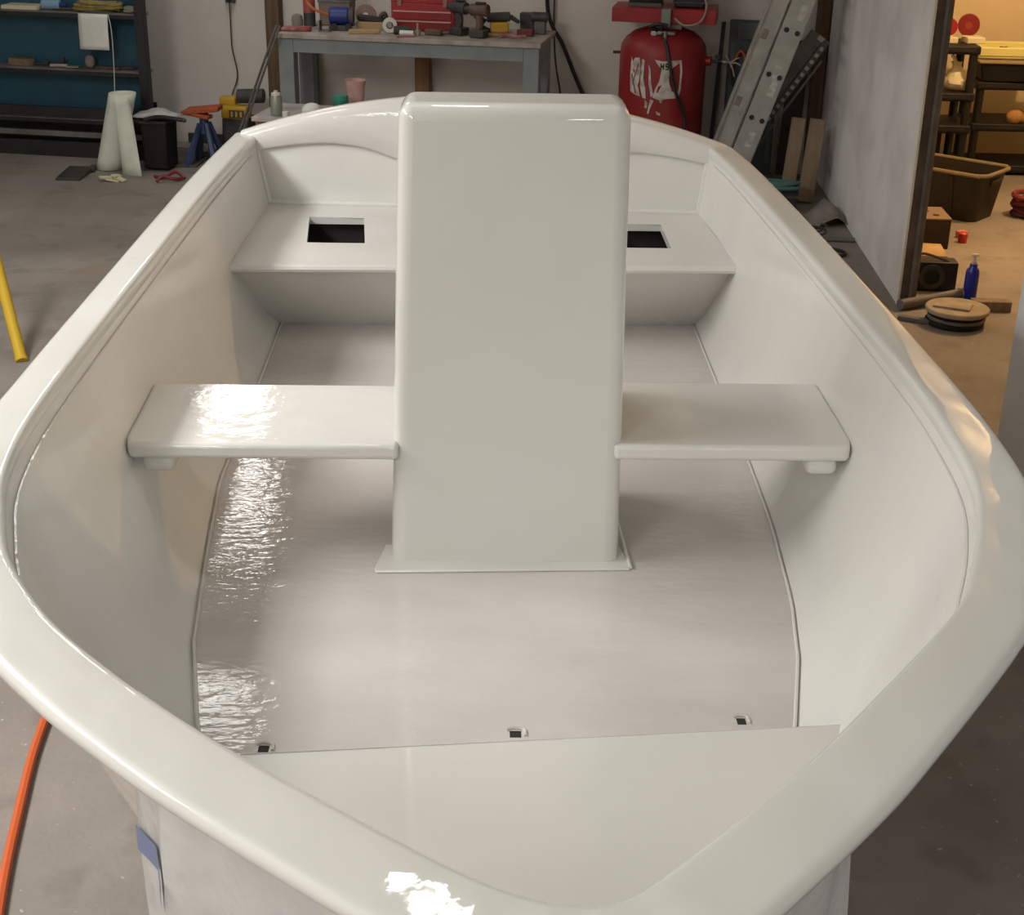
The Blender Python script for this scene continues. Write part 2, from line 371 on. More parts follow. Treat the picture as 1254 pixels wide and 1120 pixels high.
# rounded nosing of the seat, raking front panel and hatch insides
b = MB(); b.tube([(sx(4.06, ZS, -1), 4.060, ZS-.011), (0, 4.080, ZS-.011), (sx(4.10, ZS, 1), 4.101, ZS-.011)], .012, 8); b.obj('seat_nosing', PAINT, boat)
b = MB(); rws = []
for k in range(13):
    f = k/12; z = ZF+(ZS-.02-ZF)*f
    yl = 4.308+(4.105-4.308)*f; yr = 4.333+(4.145-4.333)*f
    xl = sx(yl, max(z, ZF+.001), -1); xr = sx(yr, max(z, ZF+.001), 1)
    rws.append([Vector((xl+(xr-xl)*j/10, yl+(yr-yl)*j/10, z)) for j in range(11)])
b.grid(rws); b.obj('seat_front', PAINT, boat, smooth=60)
for (x0, x1, y0, y1) in hl:
    b = MB()
    k = .013 if x0 < 0 else 0; r0 = [(x0+k, y0), (x1+k, y0), (x1-k, y1), (x0-k, y1)]
    b.grid([[Vector((x, y, z)) for x, y in r0] for z in (ZS, ZS-.022)], closed=True)
    b.obj('hatch_lip', PAINT, boat)
    e = .03; r1 = [(x0-e, y0-e), (x1+e, y0-e), (x1+e, y1+e), (x0-e, y1+e)]
    b = MB(); vs = b.grid([[Vector((x, y, z)) for x, y in r1] for z in (ZS-.022, ZS-.12)], closed=True); b.bm.faces.new(vs[1])
    b.obj('hatch_void', DARKIN, boat)
# transom: arched top, thickness, doubler with scalloped lower edge
def zt(x): return .905+.140*(1-((x+.02)/.80)**2)
b = MB(); X = [-.80+1.59*k/32 for k in range(33)]
bot = ZF+.02
pr = []
for k in range(33):
    x = X[k]; y = try_(x); xb = x*.84
    pr.append([Vector((xb, try_(xb), bot)), Vector((xb+(x-xb)*.75, try_(x), .75)), Vector((x, y, zt(x)-.012)), Vector((x, y+.006, zt(x)-.003)), Vector((x, y+.016, zt(x))), Vector((x, y+.05, zt(x)-.002)), Vector((x, y+.058, zt(x)-.012)), Vector((xb, try_(xb)+.055, bot))])
b.grid(pr); b.obj('transom', PAINT, boat, smooth=50)
low = [(-.80, .838), (-.782, .844), (-.701, .864), (-.60, .879), (-.514, .885), (-.44, .880), (-.382, .871), (-.297, .842), (-.18, .80), (.10, .79), (.30, .825), (.40, .868), (.481, .879), (.56, .873), (.635, .862), (.72, .846), (.79, .832)]
rws = []
for k in range(49):
    x = -.775+1.53*k/48; y = try_(x); zl = interp(low, x)
    rws.append([Vector((x, y+.004, zl-.004)), Vector((x, y-.012, zl)), Vector((x, y-.016, zl+.006)), Vector((x, y-.016, zt(x)-.020)), Vector((x, y-.010, zt(x)-.012)), Vector((x, y+.012, zt(x)-.007))])
b = MB(); b.grid(rws); b.obj('transom_doubler', PAINT, boat, smooth=50)
# cove between transom and seat / sides
MB().tube([(x, try_(x)-.006, ZS+.004) for x in (-.74, -.4, 0, .4, .73)], .010, 6).obj('seat_cove', PAINT, boat)
for s in (-1, 1):
    MB().tube([(sx(4.68, z, s)-s*.004, try_(sx(4.68, z, s))-.006, z) for z in (.68, .74, .80, .88)], .010, 6).obj('corner_cove', PAINT, boat)
# centre console with rounded edges
b = MB()
top, base = 1.372, ZF-.026
vsb = []
for z, cx, hw, yf, yb in ((base, .0505, .241, 2.722, 3.10), (top, .057, .219, 2.740, 2.905)):
    vsb.append([Vector((cx-hw, yf, z)), Vector((cx+hw, yf, z)), Vector((cx+hw, yb, z)), Vector((cx-hw, yb, z))])
vs = b.grid(vsb, closed=True); b.bm.faces.new(vs[1]); b.bm.faces.new(vs[0][::-1])
b.obj('console', PAINT_S, boat, bevel=.030, seg=6, smooth=60)
MB().prism([(-.2185, 2.675), (.312, 2.694), (.316, 2.71), (.300, 2.80), (-.206, 2.80), (-.222, 2.69)], ZF, ZF+.006).obj('console_flange', PAINT, boat, bevel=.003)
MB().tube([(.314, 2.70, ZF+.006), (.308, 2.80, ZF+.010), (.294, 2.92, ZF+.04)], .004, 6).obj('console_bead', PAINT, boat)
# trestles that carry the boat
for y, wname in ((2.45, 'under the bow half of the skiff'), (4.05, 'under the stern half of the skiff')):
    t = thing('trestle', 'low timber trestle '+wname, 'trestle', (0, y, 0))
    MB().box((0, 0, .355), (1.25, .09, .065)).obj('beam', WOODO, t, bevel=.004)
    for s in (-1, 1):
        for d in (-1, 1): MB().cyl((s*.50, 0, .34), (s*.54, d*.14, .0), .035, seg=4).obj('leg', WOODO, t)
# masking film hanging round the bow
idx = [i for i in range(NT) if (TI[i].x < .088 and TI[i].y < 1.46) or (TI[i].x >= .088 and TI[i].y < 1.38)]
rws = []
nI = len(idx)
for q, i in enumerate(idx):
    e = min(q, nI-1-q); inward = max(0, 5-e)*.010
    colp = []
    for j in range(15):
        f = j/14; z = .872-.74*f
        amp = .005+.026*f
        w = WID[i]-.020-inward+amp*math.sin(q*1.45+f*2.2)+amp*.6*math.sin(q*.63-f*3)
        p = TI[i]+OUT[i]*w; colp.append(Vector((p.x, p.y, z)))
    rws.append(colp)
b = MB(); b.grid(rws); film = tag(b.obj('masking_film', FILM, smooth=70), 'clear plastic masking film hanging from the bow rail', 'plastic film')
# tape on the film
def tapestrip(qa, qb, j, w, parent):
    b = MB(); rr = []
    for q in range(qa, qb):
        o = OUT[idx[q]]*.004
        rr.append([rws[q][j]+o, rws[q][j].lerp(rws[q][j+w], .7)+o])
    b.grid(rr); return b.obj('tape', TAPE, parent)
tapestrip(1, 6, 2, 1, film)

# ------------------------------------------------------------------ back wall: shelving at the left
def wt(name, label, cat, a, n, z=0, group=None, rz=0): return thing(name, label, cat, WP(a, n, z), WA+rz, group)
sh = wt('shelving_unit', 'black steel shelving unit with teal back panel', 'shelving', -.67, .107)
L2 = .88
MB().box((-.04, -.272, .70), (2*L2-.14, .012, 1.06)).obj('back_panel', TEAL, sh)
for x in (-L2, L2-.02):
    for y in (-.29, -.43): MB().box((x if y < -.4 else x*.93, y, .65), (.055, .05, 1.30)).obj('upright', BLACK, sh, bevel=.003)
for z, m in ((.815, GREYSH), (.495, GREYSH), (.215, GREYSH)):
    o = MB().box((0, -.36, z), (2*L2-.07, .165, .018)).obj('shelf', m, sh)
    MB().box((0, -.452, z-.004), (2*L2-.07, .012, .020)).obj('front_lip', BLACK, o)
MB().box((0, -.44, .265), (2*L2-.07, .03, .05)).obj('rail', BLACK, sh)
MB().box((0, -.44, .135), (2*L2-.07, .02, .03)).obj('rail', STEELD, sh)
MB().box((0, -.43, .045), (2*L2-.07, .03, .09)).obj('plinth', BLACK, sh)
MB().box((0, -.262, .16), (2*L2-.07, .01, .30)).obj('lower_back', BLACK, sh)
def coil(name, label, cat, loc, rz, R0, r, turns, m, sq=.5, flat=.012, group=None, seed=1):
    rnd = random.Random(seed); pts = []
    for k in range(turns*10+1):
        t = 2*math.pi*k/10; rr = R0*(1+.16*math.sin(k*.9+seed)+rnd.uniform(-.06, .06))
        pts.append((rr*math.cos(t), rr*sq*math.sin(t), r+.001+flat*(k/10)+rnd.uniform(0, .004)))
    o = MB().tube(pts, r, 6, n=len(pts)*3).obj(name, m, loc=loc, rot=(0, 0, rz)); return tag(o, label, cat, group)
# things on the shelves (z of shelf tops: .824, .504, .224)
coil('rope_coil', 'yellowish rope coil on the top shelf above the hanging paper', 'rope', WP(-.09, .40, .825), WA, .12, .010, 5, HOSEY, .45, .008, seed=3)
coil('cable_coil', 'pale tangled cable on the top shelf by the end upright', 'cable', WP(.115, .40, .825), WA, .04, .006, 4, mat('pale_cable', '#9a9a88', .6), .9, .006, seed=9)
t = wt('spray_bottle', 'blue and clear bottle lying on the top shelf', 'bottle', -.36, .40, .825)
MB().cyl((-.07, 0, .03), (.04, 0, .03), .028).obj('body', mat('clear_blue', '#8fb4d0', .2, alpha=.8), t, bevel=.006)
MB().cyl((.04, 0, .03), (.08, 0, .03), .013).obj('cap', BLUE, t)
tag(MB().box((0, 0, .012), (.22, .13, .022)).obj('cardboard_sheet', CREAM, loc=WP(-.55, .39, .825), rot=(0, 0, WA), bevel=.002), 'pale flat card on the top shelf beside the bottle', 'card')
t = wt('dark_wrench', 'dark hand tool lying on the top shelf', 'hand tool', -.293, .405, .825)
MB().box((0, 0, .010), (.15, .022, .016)).obj('handle', DGREY, t, bevel=.004); MB().lathe([(.012, 0), (.026, 0), (.026, .018), (.012, .018)], (.085, 0, .002), 14).obj('jaw', STEELD, t)
# hanging paper and its string
b = MB(); rr = []
for j in range(9):
    f = j/8; rr.append([Vector((-.088+.176*k/6, -.012*math.sin(f*2.4)-.03*max(0, f-.75), -.195*f)) for k in range(7)])
b.grid(rr); tag(b.obj('paper_sheet', PAPER, solid=.0012, loc=WP(-.075, .490, .826), rot=(0, 0, WA)), 'white paper sheet hanging over the edge of the top shelf', 'paper')
tag(MB().tube([(.0, 0, 0), (.012, .0, -.1), (.006, .0, -.3), (-.002, 0, -.42)], .0022, 6).obj('hanging_string', PAPER, loc=WP(.022, .498, .825), rot=(0, 0, WA)), 'thin white string dangling beside the hanging paper', 'string')
# middle shelf tools
def bits(a0, a1, n0, n1, z, count, seed, names):
    rnd = random.Random(seed)
    for k in range(count):
        a = a0+(a1-a0)*(k+.5)/count; n = rnd.uniform(n0, n1); name, label, cat, fn, m = names[k % len(names)]
        o = fn(MB()).obj(name, m, loc=WP(a, n, z), rot=(0, 0, WA+rnd.uniform(-.35, .35)), bevel=.002); tag(o, label, cat)
bits(-.66, .10, .385, .405, .505, 7, 4, [
    ('wood_offcut', 'tan wood offcut on the middle shelf far end', 'wood', lambda b: b.box((0, 0, .02), (.14, .07, .04)), WOODL),
    ('pry_bar', 'long dark pry bar lying on the middle shelf', 'hand tool', lambda b: b.tube([(-.05, 0, .012), (.02, 0, .012), (.06, 0, .014), (.075, 0, .04)], .008, 6), DGREY),
    ('clamp_head', 'dark small clamp on the middle shelf', 'clamp', lambda b: b.box((0, 0, .012), (.10, .02, .022)).box((.045, 0, .03), (.014, .02, .05)), DGREY),
    ('scraper', 'pale-bladed scraper on the middle shelf', 'hand tool', lambda b: b.box((0, 0, .006), (.07, .05, .006)).cyl((-.03, 0, .012), (-.13, 0, .012), .010, seg=8), mat('worn_pale', '#a39a90', .6)),
    ('foam_block', 'pinkish grey lump standing on the middle shelf', 'block', lambda b: b.sph((0, 0, .04), .04, sc=(.8, .7, 1)), mat('pinkish_grey', '#8c7c78', .8)),
    ('brown_strap', 'brown flat strap end on the middle shelf', 'strap', lambda b: b.box((0, 0, .007), (.16, .03, .012)), WOODB),
    ('cable_loop', 'dark curled cable on the middle shelf near the end', 'cable', lambda b: b.tube([(.05*math.cos(t*.9), .04*math.sin(t*.9), .008+.001*t) for t in range(9)], .006, 6), DGREY)])
# fibreglass cloth roll standing in front of the shelving
t = wt('cloth_roll', 'white fibreglass cloth roll standing on end before the shelving', 'cloth roll', .065, .66)
b = MB(); rr = []
for j in range(9):
    f = j/8; z = .004+.425*f
    rr.append([Vector((.078*math.cos(a)*(1-.03*f)-.022+.105*f, .078*math.sin(a)*(1-.03*f)+.02*f, z)) for a in [2*math.pi*k/24 for k in range(24)]])
vs = b.grid(rr, closed=True); b.obj('roll', FIBER, t, solid=.012)
b = MB(); rr = []
for j in range(9):
    f = j/8; z = .43-.43*f
    rr.append([Vector((.10+.04*f+u*(.035+.055*f), -.075-.05*f-.02*u*f+.06*u*(1-f), z)) for u in (-.4, 0, .3, .6, 1.0)])
b.grid(rr); b.obj('loose_flap', FIBER, t, solid=.002)
# dark plate leaning low, scrap, mat, pad
t = wt('dark_plate', 'dark grey flat plate lying near the cloth roll', 'plate', -.07, .84, 0)
MB().box((0, 0, .012), (.135, .24, .022), rot=(R(4), 0, .12)).obj('plate', DGREY, t, bevel=.003); MB().box((.055, .12, .022), (.03, .05, .03), rot=(0, 0, .12)).obj('tab', DGREY, t, bevel=.003)
b = MB()
for k, (x, y, rz) in enumerate(((0, 0, .2), (.04, .01, -.5), (-.04, 0, .9), (.01, .03, 1.4))): b.box((x, y, .008+.006*k), (.07, .03, .008), rot=(.1*k, .15, rz))
tag(b.obj('paper_scrap', CREAM, loc=WP(.19, .90), rot=(0, 0, WA)), 'crumpled cream scrap on the floor beside the cloth roll', 'scrap')
tag(MB().box((0, 0, .006), (.30, .50, .010)).obj('floor_mat', mat('dark_mat', '#4d4845', .8, c2='#5f5955', scale=7), loc=WP(.33, .36), rot=(0, 0, WA+.12), bevel=.003), 'dark flat mat on the floor beside the shelving', 'mat')
# tray of wrapped sheet with a black handled clamp, on a black bin
t = wt('black_bin', 'black plastic bin standing beside the shelving end', 'bin', .325, .60)
MB().box((0, 0, .14), (.14, .16, .255), taper=1.08).obj('body', SOOT, t, bevel=.01); MB().box((0, 0, .275), (.165, .19, .02)).obj('rim', BLACK, t, bevel=.004)
t = wt('film_bundle', 'crumpled clear film bundle lying on the black bin', 'plastic film', .325, .60, .287)
rnd = random.Random(5); b = MB()
b.grid([[Vector((-.13+.26*i/8, -.08+.16*j/6, .006+.040*math.sin(math.pi*i/8)*math.sin(math.pi*j/6)+rnd.uniform(0, .012))) for j in range(7)] for i in range(9)])
b.obj('film', mat('grey_film', '#a5a4a2', .3, c2='#c5c4c0', scale=14, bump=.6, bscale=30), t, solid=.003, smooth=20)
t = wt('black_caulk_gun', 'black tool handle poking out over the bin edge', 'hand tool', .395, .70, .287)
MB().tube([(-.10, 0, .012), (-.02, 0, .03), (.06, -.01, .03), (.13, -.01, .022)], .012, 8).obj('handle', BLACK, t); MB().sph((.14, -.01, .022), .013).obj('tip', DGREY, t)
# axle stand with orange pad
t = wt('axle_stand', 'blue axle stand with orange padded top beside the stern corner', 'axle stand', .535, .47)
for s in (-1, 1):
    for d in (-1, 1): MB().cyl((s*.02, d*.02, .24), (s*.085, d*.085, .0), .016, .022, seg=6).obj('leg', BLUEJ, t)
MB().cyl((0, 0, .18), (0, 0, .305), .026).obj('post', BLUEJ, t)
MB().box((0, 0, .318), (.20, .12, .028), rot=(0, R(-6), .1)).obj('pad', ORPAD, t, bevel=.006)
MB().box((-.03, -.03, .293), (.17, .07, .02), rot=(0, R(8), -.1)).obj('lower_pad', ORPAD, t, bevel=.005)
t = wt('yellow_grinder', 'yellow bodied power tool with dark cylinder behind the axle stand', 'power tool', .63, .22, 0)
MB().box((.0, 0, .115), (.17, .16, .23), taper=.92).obj('case', DGREY, t, bevel=.01)
MB().box((.0, -.03, .26), (.16, .10, .075)).obj('body', YEL, t, bevel=.012); MB().box((.02, -.083, .255), (.09, .008, .045)).obj('badge', DGREY, t)
for k in range(3): MB().box((-.008+.028*k, -.089, .255), (.012, .006, .03)).obj('grille', YEL, t)
MB().box((-.06, .02, .315), (.10, .08, .05)).obj('front_cap', YEL, t, bevel=.012)
MB().cyl((.0, .0, .345), (.16, .02, .352), .042, seg=20).obj('dark_cylinder', DGREY, t, bevel=.008)
tag(MB().tube([(-.05, .02, .028), (.0, .03, .05), (.05, .0, .05), (.075, -.03, .028)], .026, 12).obj('pipe_elbow', MGREY, loc=WP(.40, .33), rot=(0, 0, WA)), 'grey pipe elbow on the floor beside the blue stand', 'pipe')
for k, (a, n, rz) in enumerate(((.47, .80, 0), (.50, .86, .6))):
    tag(MB().tube([(-.07, 0, .012), (-.03, .015, .035), (.02, -.01, .02), (.07, .01, .014)] if k else [(-.09, .01, .010), (-.02, -.02, .015), (.03, .02, .04), (.09, 0, .012)], .010, 6).obj('red_lead', PINKR, loc=WP(a, n), rot=(0, 0, WA+rz)), 'dark red cable end on the floor below the axle stand' if k == 0 else 'second dark red cable end nearer the hull rail', 'cable', 'dark red cable ends')
# wall outlet with hanging cord, corner post, leaning poles
t = wt('wall_outlet', 'dark wall outlet with plug on the bare wall', 'outlet', .525, .0, .855)
MB().box((0, -.012, .03), (.06, .02, .08)).obj('plate', DGREY, t, bevel=.003); MB().box((0, -.032, .02), (.03, .025, .035)).obj('plug', BLACK, t, bevel=.004)
tag(MB().tube([(0, -.03, .86), (-.004, -.02, .72), (-.006, -.015, .58), (.016, -.012, .45), (.010, -.012, .38), (-.022, -.014, .30), (-.035, -.02, .22)], .004, 6).obj('outlet_cable', DGREY, loc=WP(.525, 0, .01), rot=(0, 0, WA)), 'thin grey cord hanging down from the wall outlet', 'cord')
tag(MB().box((0, -.04, 1.37), (.085, .075, 2.74)).obj('wall_post', WOODB, loc=WP(.80, 0), rot=(0, 0, WA), bevel=.003), 'dark brown timber post against the wall beside the bench', 'post')
for k, d in enumerate((0, .028)):
    tag(MB().tube([(.70+d, -.72-.03*k, .0), (1.045+d, -.72-.03*k, .82)], .007, 8).obj('leaning_pole', STEELD, loc=WP(0, 0), rot=(0, 0, WA)), 'thin steel pole leaning on the bench end' if k == 0 else 'second thin steel pole beside the leaning one', 'pole', 'steel poles')

# ------------------------------------------------------------------ work bench and what lies on it
bn = wt('work_bench', 'grey painted timber work bench along the wall', 'work bench', 1.762, .105)
ZB = .772; x0, x1, yf = -.7275, .7275, -.55
MB().box(((x0+x1)/2, -.28, ZB-.012), (x1-x0+.02, .57, .024)).obj('bench_top', BENCHT, bn, bevel=.002)
for x in (x0+.042, x1-.042):
    for y in (yf+.042, -.155): MB().box((x, y, (ZB-.025)/2), (.085, .085, ZB-.026)).obj('leg', BENCHP, bn, bevel=.003)
MB().box(((x0+x1)/2, yf+.02, ZB-.062), (x1-x0-.17, .038, .075)).obj('front_apron', BENCHP, bn, bevel=.002)
MB().box((x0+.02, -.33, ZB-.062), (.038, .26, .075)).obj('side_apron', BENCHP, bn); MB().box((x1-.02, -.33, ZB-.062), (.038, .26, .075)).obj('side_apron', BENCHP, bn)
for a, m in ((.975, WOODB), (1.705, WOODO)):
    tag(MB().box((0, -.045, .37), (.085, .08, .74)).obj('bench_stud', m, loc=WP(a+(.035 if a < 1.5 else 0), .0), rot=(0, 0, WA), bevel=.003), 'brown timber stud behind the bench leg beside the post' if a < 1.5 else 'reddish timber stud under the middle of the bench', 'stud')
def on(name, label, cat, a, n, rz=0, group=None): return wt(name, label, cat, a-.05, n, ZB+.001, group, rz)
# red sprayer can
t = on('red_can', 'red and black spray can on the bench beside the orange hose', 'can', 1.165, .28)
MB().cyl((0, 0, 0), (0, 0, .075), .034).obj('base', DGREY, t); MB().lathe([(.034, .075), (.034, .15), (.026, .168), (.012, .175), (.012, .19), (0, .19)], seg=16).obj('body', mat('faded_red', '#9a4a40', .5), t)
tag(MB().lathe([(0, 0), (.03, 0), (.034, .03), (.028, .06), (.0, .07)], seg=14).obj('cloth_wad', mat('dusty_wad', '#8b8478', .9), loc=WP(1.050, .3, ZB+.001)), 'dusty grey wad at the bench end next to the post', 'rag')
coil('orange_hose', 'orange air hose coiled on the bench', 'hose', WP(1.250, .20, ZB+.14), WA, .09, .010, 3, ORANGE2, .5, .014, seed=2)
t = on('tool_tub', 'grey tub holding up the coiled orange hose', 'tub', 1.30, .20)
MB().box((0, 0, .068), (.17, .12, .135), taper=1.1).obj('body', mat('dusty_tub', '#827468', .7), t, bevel=.008); MB().box((0, 0, .134), (.19, .14, .012)).obj('rim', MGREY, t, bevel=.003)
t = on('blue_motor', 'blue cased pump with dark end cap on the bench', 'pump', 1.375, .36, .15)
MB().cyl((-.06, 0, .075), (.05, 0, .075), .048, seg=18).obj('casing', BLUE, t, bevel=.008); MB().cyl((.05, 0, .07), (.075, 0, .07), .05, seg=18).obj('end_cap', DGREY, t)
MB().box((0, 0, .014), (.12, .10, .026)).obj('base', DGREY, t, bevel=.003); MB().tube([(-.06, -.02, .08), (-.14, -.03, .11), (-.19, .0, .15)], .008, 6).obj('lead', ORANGE2, t)
for k, (x) in enumerate((-.03, .05)): MB().cyl((x, -.055, .02), (x, -.035, .02), .02).obj('wheel', BLACK, t)
t = on('steel_bracket', 'steel angle bracket standing on the bench edge', 'bracket', 1.285, .44)
MB().box((0, 0, .03), (.008, .05, .058)).box((.03, 0, .004), (.06, .05, .007)).obj('bracket', STEEL, t)
tag(MB().box((0, 0, .010), (.16, .10, .018)).obj('red_rag', mat('red_white_rag', '#b08078', .9, c2='#8c3a34', scale=18), loc=WP(1.100, .44, ZB+.001), rot=(0, 0, WA+.2), bevel=.006), 'faded red rag folded at the bench corner', 'rag')
t = on('sandpaper_disc', 'pinkish sanding disc leaning upright on the bench', 'disc', 1.475, .22)
MB().cyl((0, .0, .062), (0, .012, .064), .06, seg=22).obj('disc', mat('pink_disc', '#a3877c', .8), t); MB().cyl((0, -.006, .062), (0, 0, .062), .016).obj('hub', PAPER, t)
t = on('hand_plane', 'black hand tool with knob on the bench before the toolbox', 'hand tool', 1.53, .29, .1)
MB().box((0, 0, .055), (.15, .05, .03), rot=(0, .1, 0)).obj('body', BLACK, t, bevel=.006); MB().tube([(.05, 0, .065), (.075, 0, .085), (.09, 0, .05)], .012, 8).obj('grip', DGREY, t); MB().box((0, 0, .02), (.16, .07, .04)).obj('block', CARDT, t, bevel=.003)
tag(MB().box((0, 0, .006), (.17, .13, .010)).obj('brown_paper', CARDT, loc=WP(1.480, .42, ZB+.001), rot=(0, 0, WA+.25)), 'sheet of tan sandpaper lying on the bench', 'sandpaper')
t = on('tape_roll', 'white masking tape roll on edge before the red toolbox', 'tape roll', 1.672, .40)
MB().lathe([(.020, -.014), (.040, -.014), (.040, .014), (.020, .014), (.020, -.014)], (0, 0, .041), 24, (R(90), 0, R(14))).obj('tape', PAPER, t)
MB().lathe([(.016, -.0135), (.021, -.0135), (.021, .0135), (.016, .0135), (.016, -.0135)], (0, 0, .041), 20, (R(90), 0, R(14))).obj('core', CARD, t)
# red steel toolbox
t = on('toolbox', 'red steel toolbox with two drawers on the bench', 'toolbox', 1.833, .24)
MB().box((0, 0, .075), (.36, .18, .15)).obj('body', RED, t, bevel=.004)
MB().prism([(-.09, .15), (.09, .15), (.09, .185), (.055, .225), (-.055, .225), (-.09, .185)], -.18, .18, Matrix(((0, 0, 1, 0), (1, 0, 0, 0), (0, 1, 0, 0), (0, 0, 0, 1)))).obj('lid', RED, t, bevel=.003)
for z in (.035, .088):
    d = MB().box((0, -.092, z), (.33, .008, .045)).obj('drawer', RED, t, bevel=.002); MB().box((0, -.100, z+.019), (.33, .010, .007)).obj('pull', mat('pale_trim', '#d09a94', .4), d)
for x in (-.13, .13): MB().box((x, -.094, .155), (.022, .008, .04)).obj('latch', mat('dull_chrome', '#8d6a66', .4, .5), t)
MB().tube([(-.09, 0, .226), (-.08, 0, .252), (.08, 0, .252), (.09, 0, .226)], .007, 8).obj('carry_handle', DGREY, t)
tag(MB().box((0, 0, .004), (.20, .03, .007)).obj('paint_stick', PAPER, loc=WP(1.810, .24, ZB+.256+.003), rot=(0, 0, WA+.05)), 'white paint stick lying on the toolbox handle', 'stick')
# small tools in front of the toolbox
tag(MB().cyl((-.05, 0, .022), (.03, 0, .022), .022).cyl((.03, 0, .022), (.07, 0, .022), .012).obj('air_tool', DGREY, loc=WP(1.705, .43, ZB+.001), rot=(0, 0, WA+.3)), 'dark cylindrical air tool before the toolbox', 'power tool')
tag(MB().cyl((-.04, 0, .014), (.04, 0, .014), .014).obj('white_tube', PAPER, loc=WP(1.740, .47, ZB+.001), rot=(0, 0, WA-.1)), 'short white tube lying on the bench front', 'tube')
tag(MB().cyl((0, 0, 0), (0, 0, .03), .016).cyl((0, 0, .03), (0, 0, .065), .007).obj('brass_fitting', mat('pale_brass', '#a59a84', .4, .4), loc=WP(1.795, .45, ZB+.001)), 'small brass fitting standing before the toolbox', 'fitting')
tag(MB().box((0, 0, .016), (.10, .05, .03)).cyl((.04, 0, .016), (.09, .01, .016), .010).obj('dark_socket_set', BROWNG, loc=WP(1.880, .42, ZB+.001), rot=(0, 0, WA-.2), bevel=.005), 'dark brown clamp lump beside the drills', 'clamp')
tag(MB().tube([(-.05, 0, .006), (0, .01, .006), (.05, 0, .006)], .006, 6).obj('pink_pencil', mat('pink_stick', '#a9766c', .6), loc=WP(1.750, .52, ZB+.001), rot=(0, 0, WA+.4)), 'thin pink marker on the bench edge', 'marker')
# cordless drills
def drill(a, n, rz, body, label, grip, light):
    t = on('cordless_drill', label, 'drill', a, n, rz, 'cordless drills')
    MB().box((0, 0, .022), (.085, .075, .042)).obj('battery', DGREY, t, bevel=.006)
    MB().tube([(0, 0, .04), (-.004, 0, .08), (.006, 0, .125)], .020, 10).obj('grip', grip, t)
    MB().cyl((-.055, 0, .145), (.05, 0, .145), .034, .032, 16).obj('motor_housing', body, t, bevel=.006)
    MB().cyl((.05, 0, .145), (.085, 0, .145), .022, .014, 14).obj('chuck', DGREY, t); MB().box((-.01, 0, .181), (.055, .03, .012)).obj('top_cap', BLACK, t, bevel=.003)
    MB().box((.022, -.0, .115), (.012, .014, .03)).obj('trigger', DGREY, t)
    if light: MB().box((0, -.039, .022), (.05, .004, .02)).obj('badge', MGREY, t)
drill(2.06, .38, 2.6, DGREY, 'charcoal cordless drill beside the toolbox', DGREY, False)
drill(2.185, .44, 2.9, BROWNG, 'brownish cordless drill with large battery pack', BROWNG, True)
t = on('yellow_drill', 'yellow and black driver lying on the bench', 'drill', 2.275, .34, .25)
MB().cyl((-.07, 0, .095), (.06, 0, .10), .026).obj('motor_housing', DGREY, t, bevel=.005); MB().box((.0, -.01, .045), (.10, .08, .055)).obj('battery', YEL, t, bevel=.01); MB().tube([(-.08, 0, .09), (-.10, 0, .05), (-.05, 0, .02)], .014, 8).obj('grip', BLACK, t); MB().cyl((.06, 0, .10), (.11, 0, .07), .014, .01).obj('chuck', DGREY, t)
MB().box((0, 0, .009), (.15, .08, .016)).obj('rest', CARDT, t)
tag(MB().box((0, 0, .052), (.075, .07, .10), taper=1.1).obj('dark_box', DGREY, loc=WP(2.350, .17, ZB+.001), rot=(0, 0, WA), bevel=.004), 'small dark open box standing at the bench back', 'box')
t = on('grinder', 'grey grinder at the bench end beside the hanging hoses', 'power tool', 2.475, .24)
MB().cyl((-.04, 0, .09), (.05, 0, .09), .028).obj('body', DGREY, t, bevel=.004); MB().box((.01, 0, .035), (.06, .06, .068)).obj('base', MGREY, t, bevel=.004)
tag(MB().tube([(-.06, 0, .012), (-.02, .03, .012), (.03, -.02, .014), (.08, .01, .012)], .010, 6).obj('pink_rag', mat('pink_tangle', '#a97670', .8), loc=WP(2.310, .43, ZB+.001), rot=(0, 0, WA)), 'pink cord tangle near the bench end', 'cord')
tag(MB().box((0, 0, .018), (.09, .05, .034)).obj('red_block', mat('dark_red_block', '#6e2f2c', .6), loc=WP(2.370, .32, ZB+.001), rot=(0, 0, WA-.2), bevel=.005), 'dark red sanding block before the dark box', 'block')
# hanging hoses right of the bench
tag(MB().tube([(2.428, -.04, 1.05), (2.436, -.04, .88), (2.47, -.045, .78), (2.53, -.05, .686), (2.60, -.05, .53), (2.68, -.05, .36), (2.78, -.06, .15), (2.86, -.09, .008)], .012, 8).obj('black_hose', BLACK, loc=WP(0, 0), rot=(0, 0, WA)), 'thick black hose hanging in a slant between bench and compressor', 'hose')
tag(MB().tube([(2.53, -.02, 1.0), (2.532, -.02, .81), (2.545, -.02, .596), (2.585, -.03, .385), (2.62, -.05, .15), (2.64, -.09, .006)], .006, 6).obj('thin_cable', DGREY, loc=WP(-.06, 0), rot=(0, 0, WA)), 'thin dark cable hanging behind the thick black hose', 'cable')

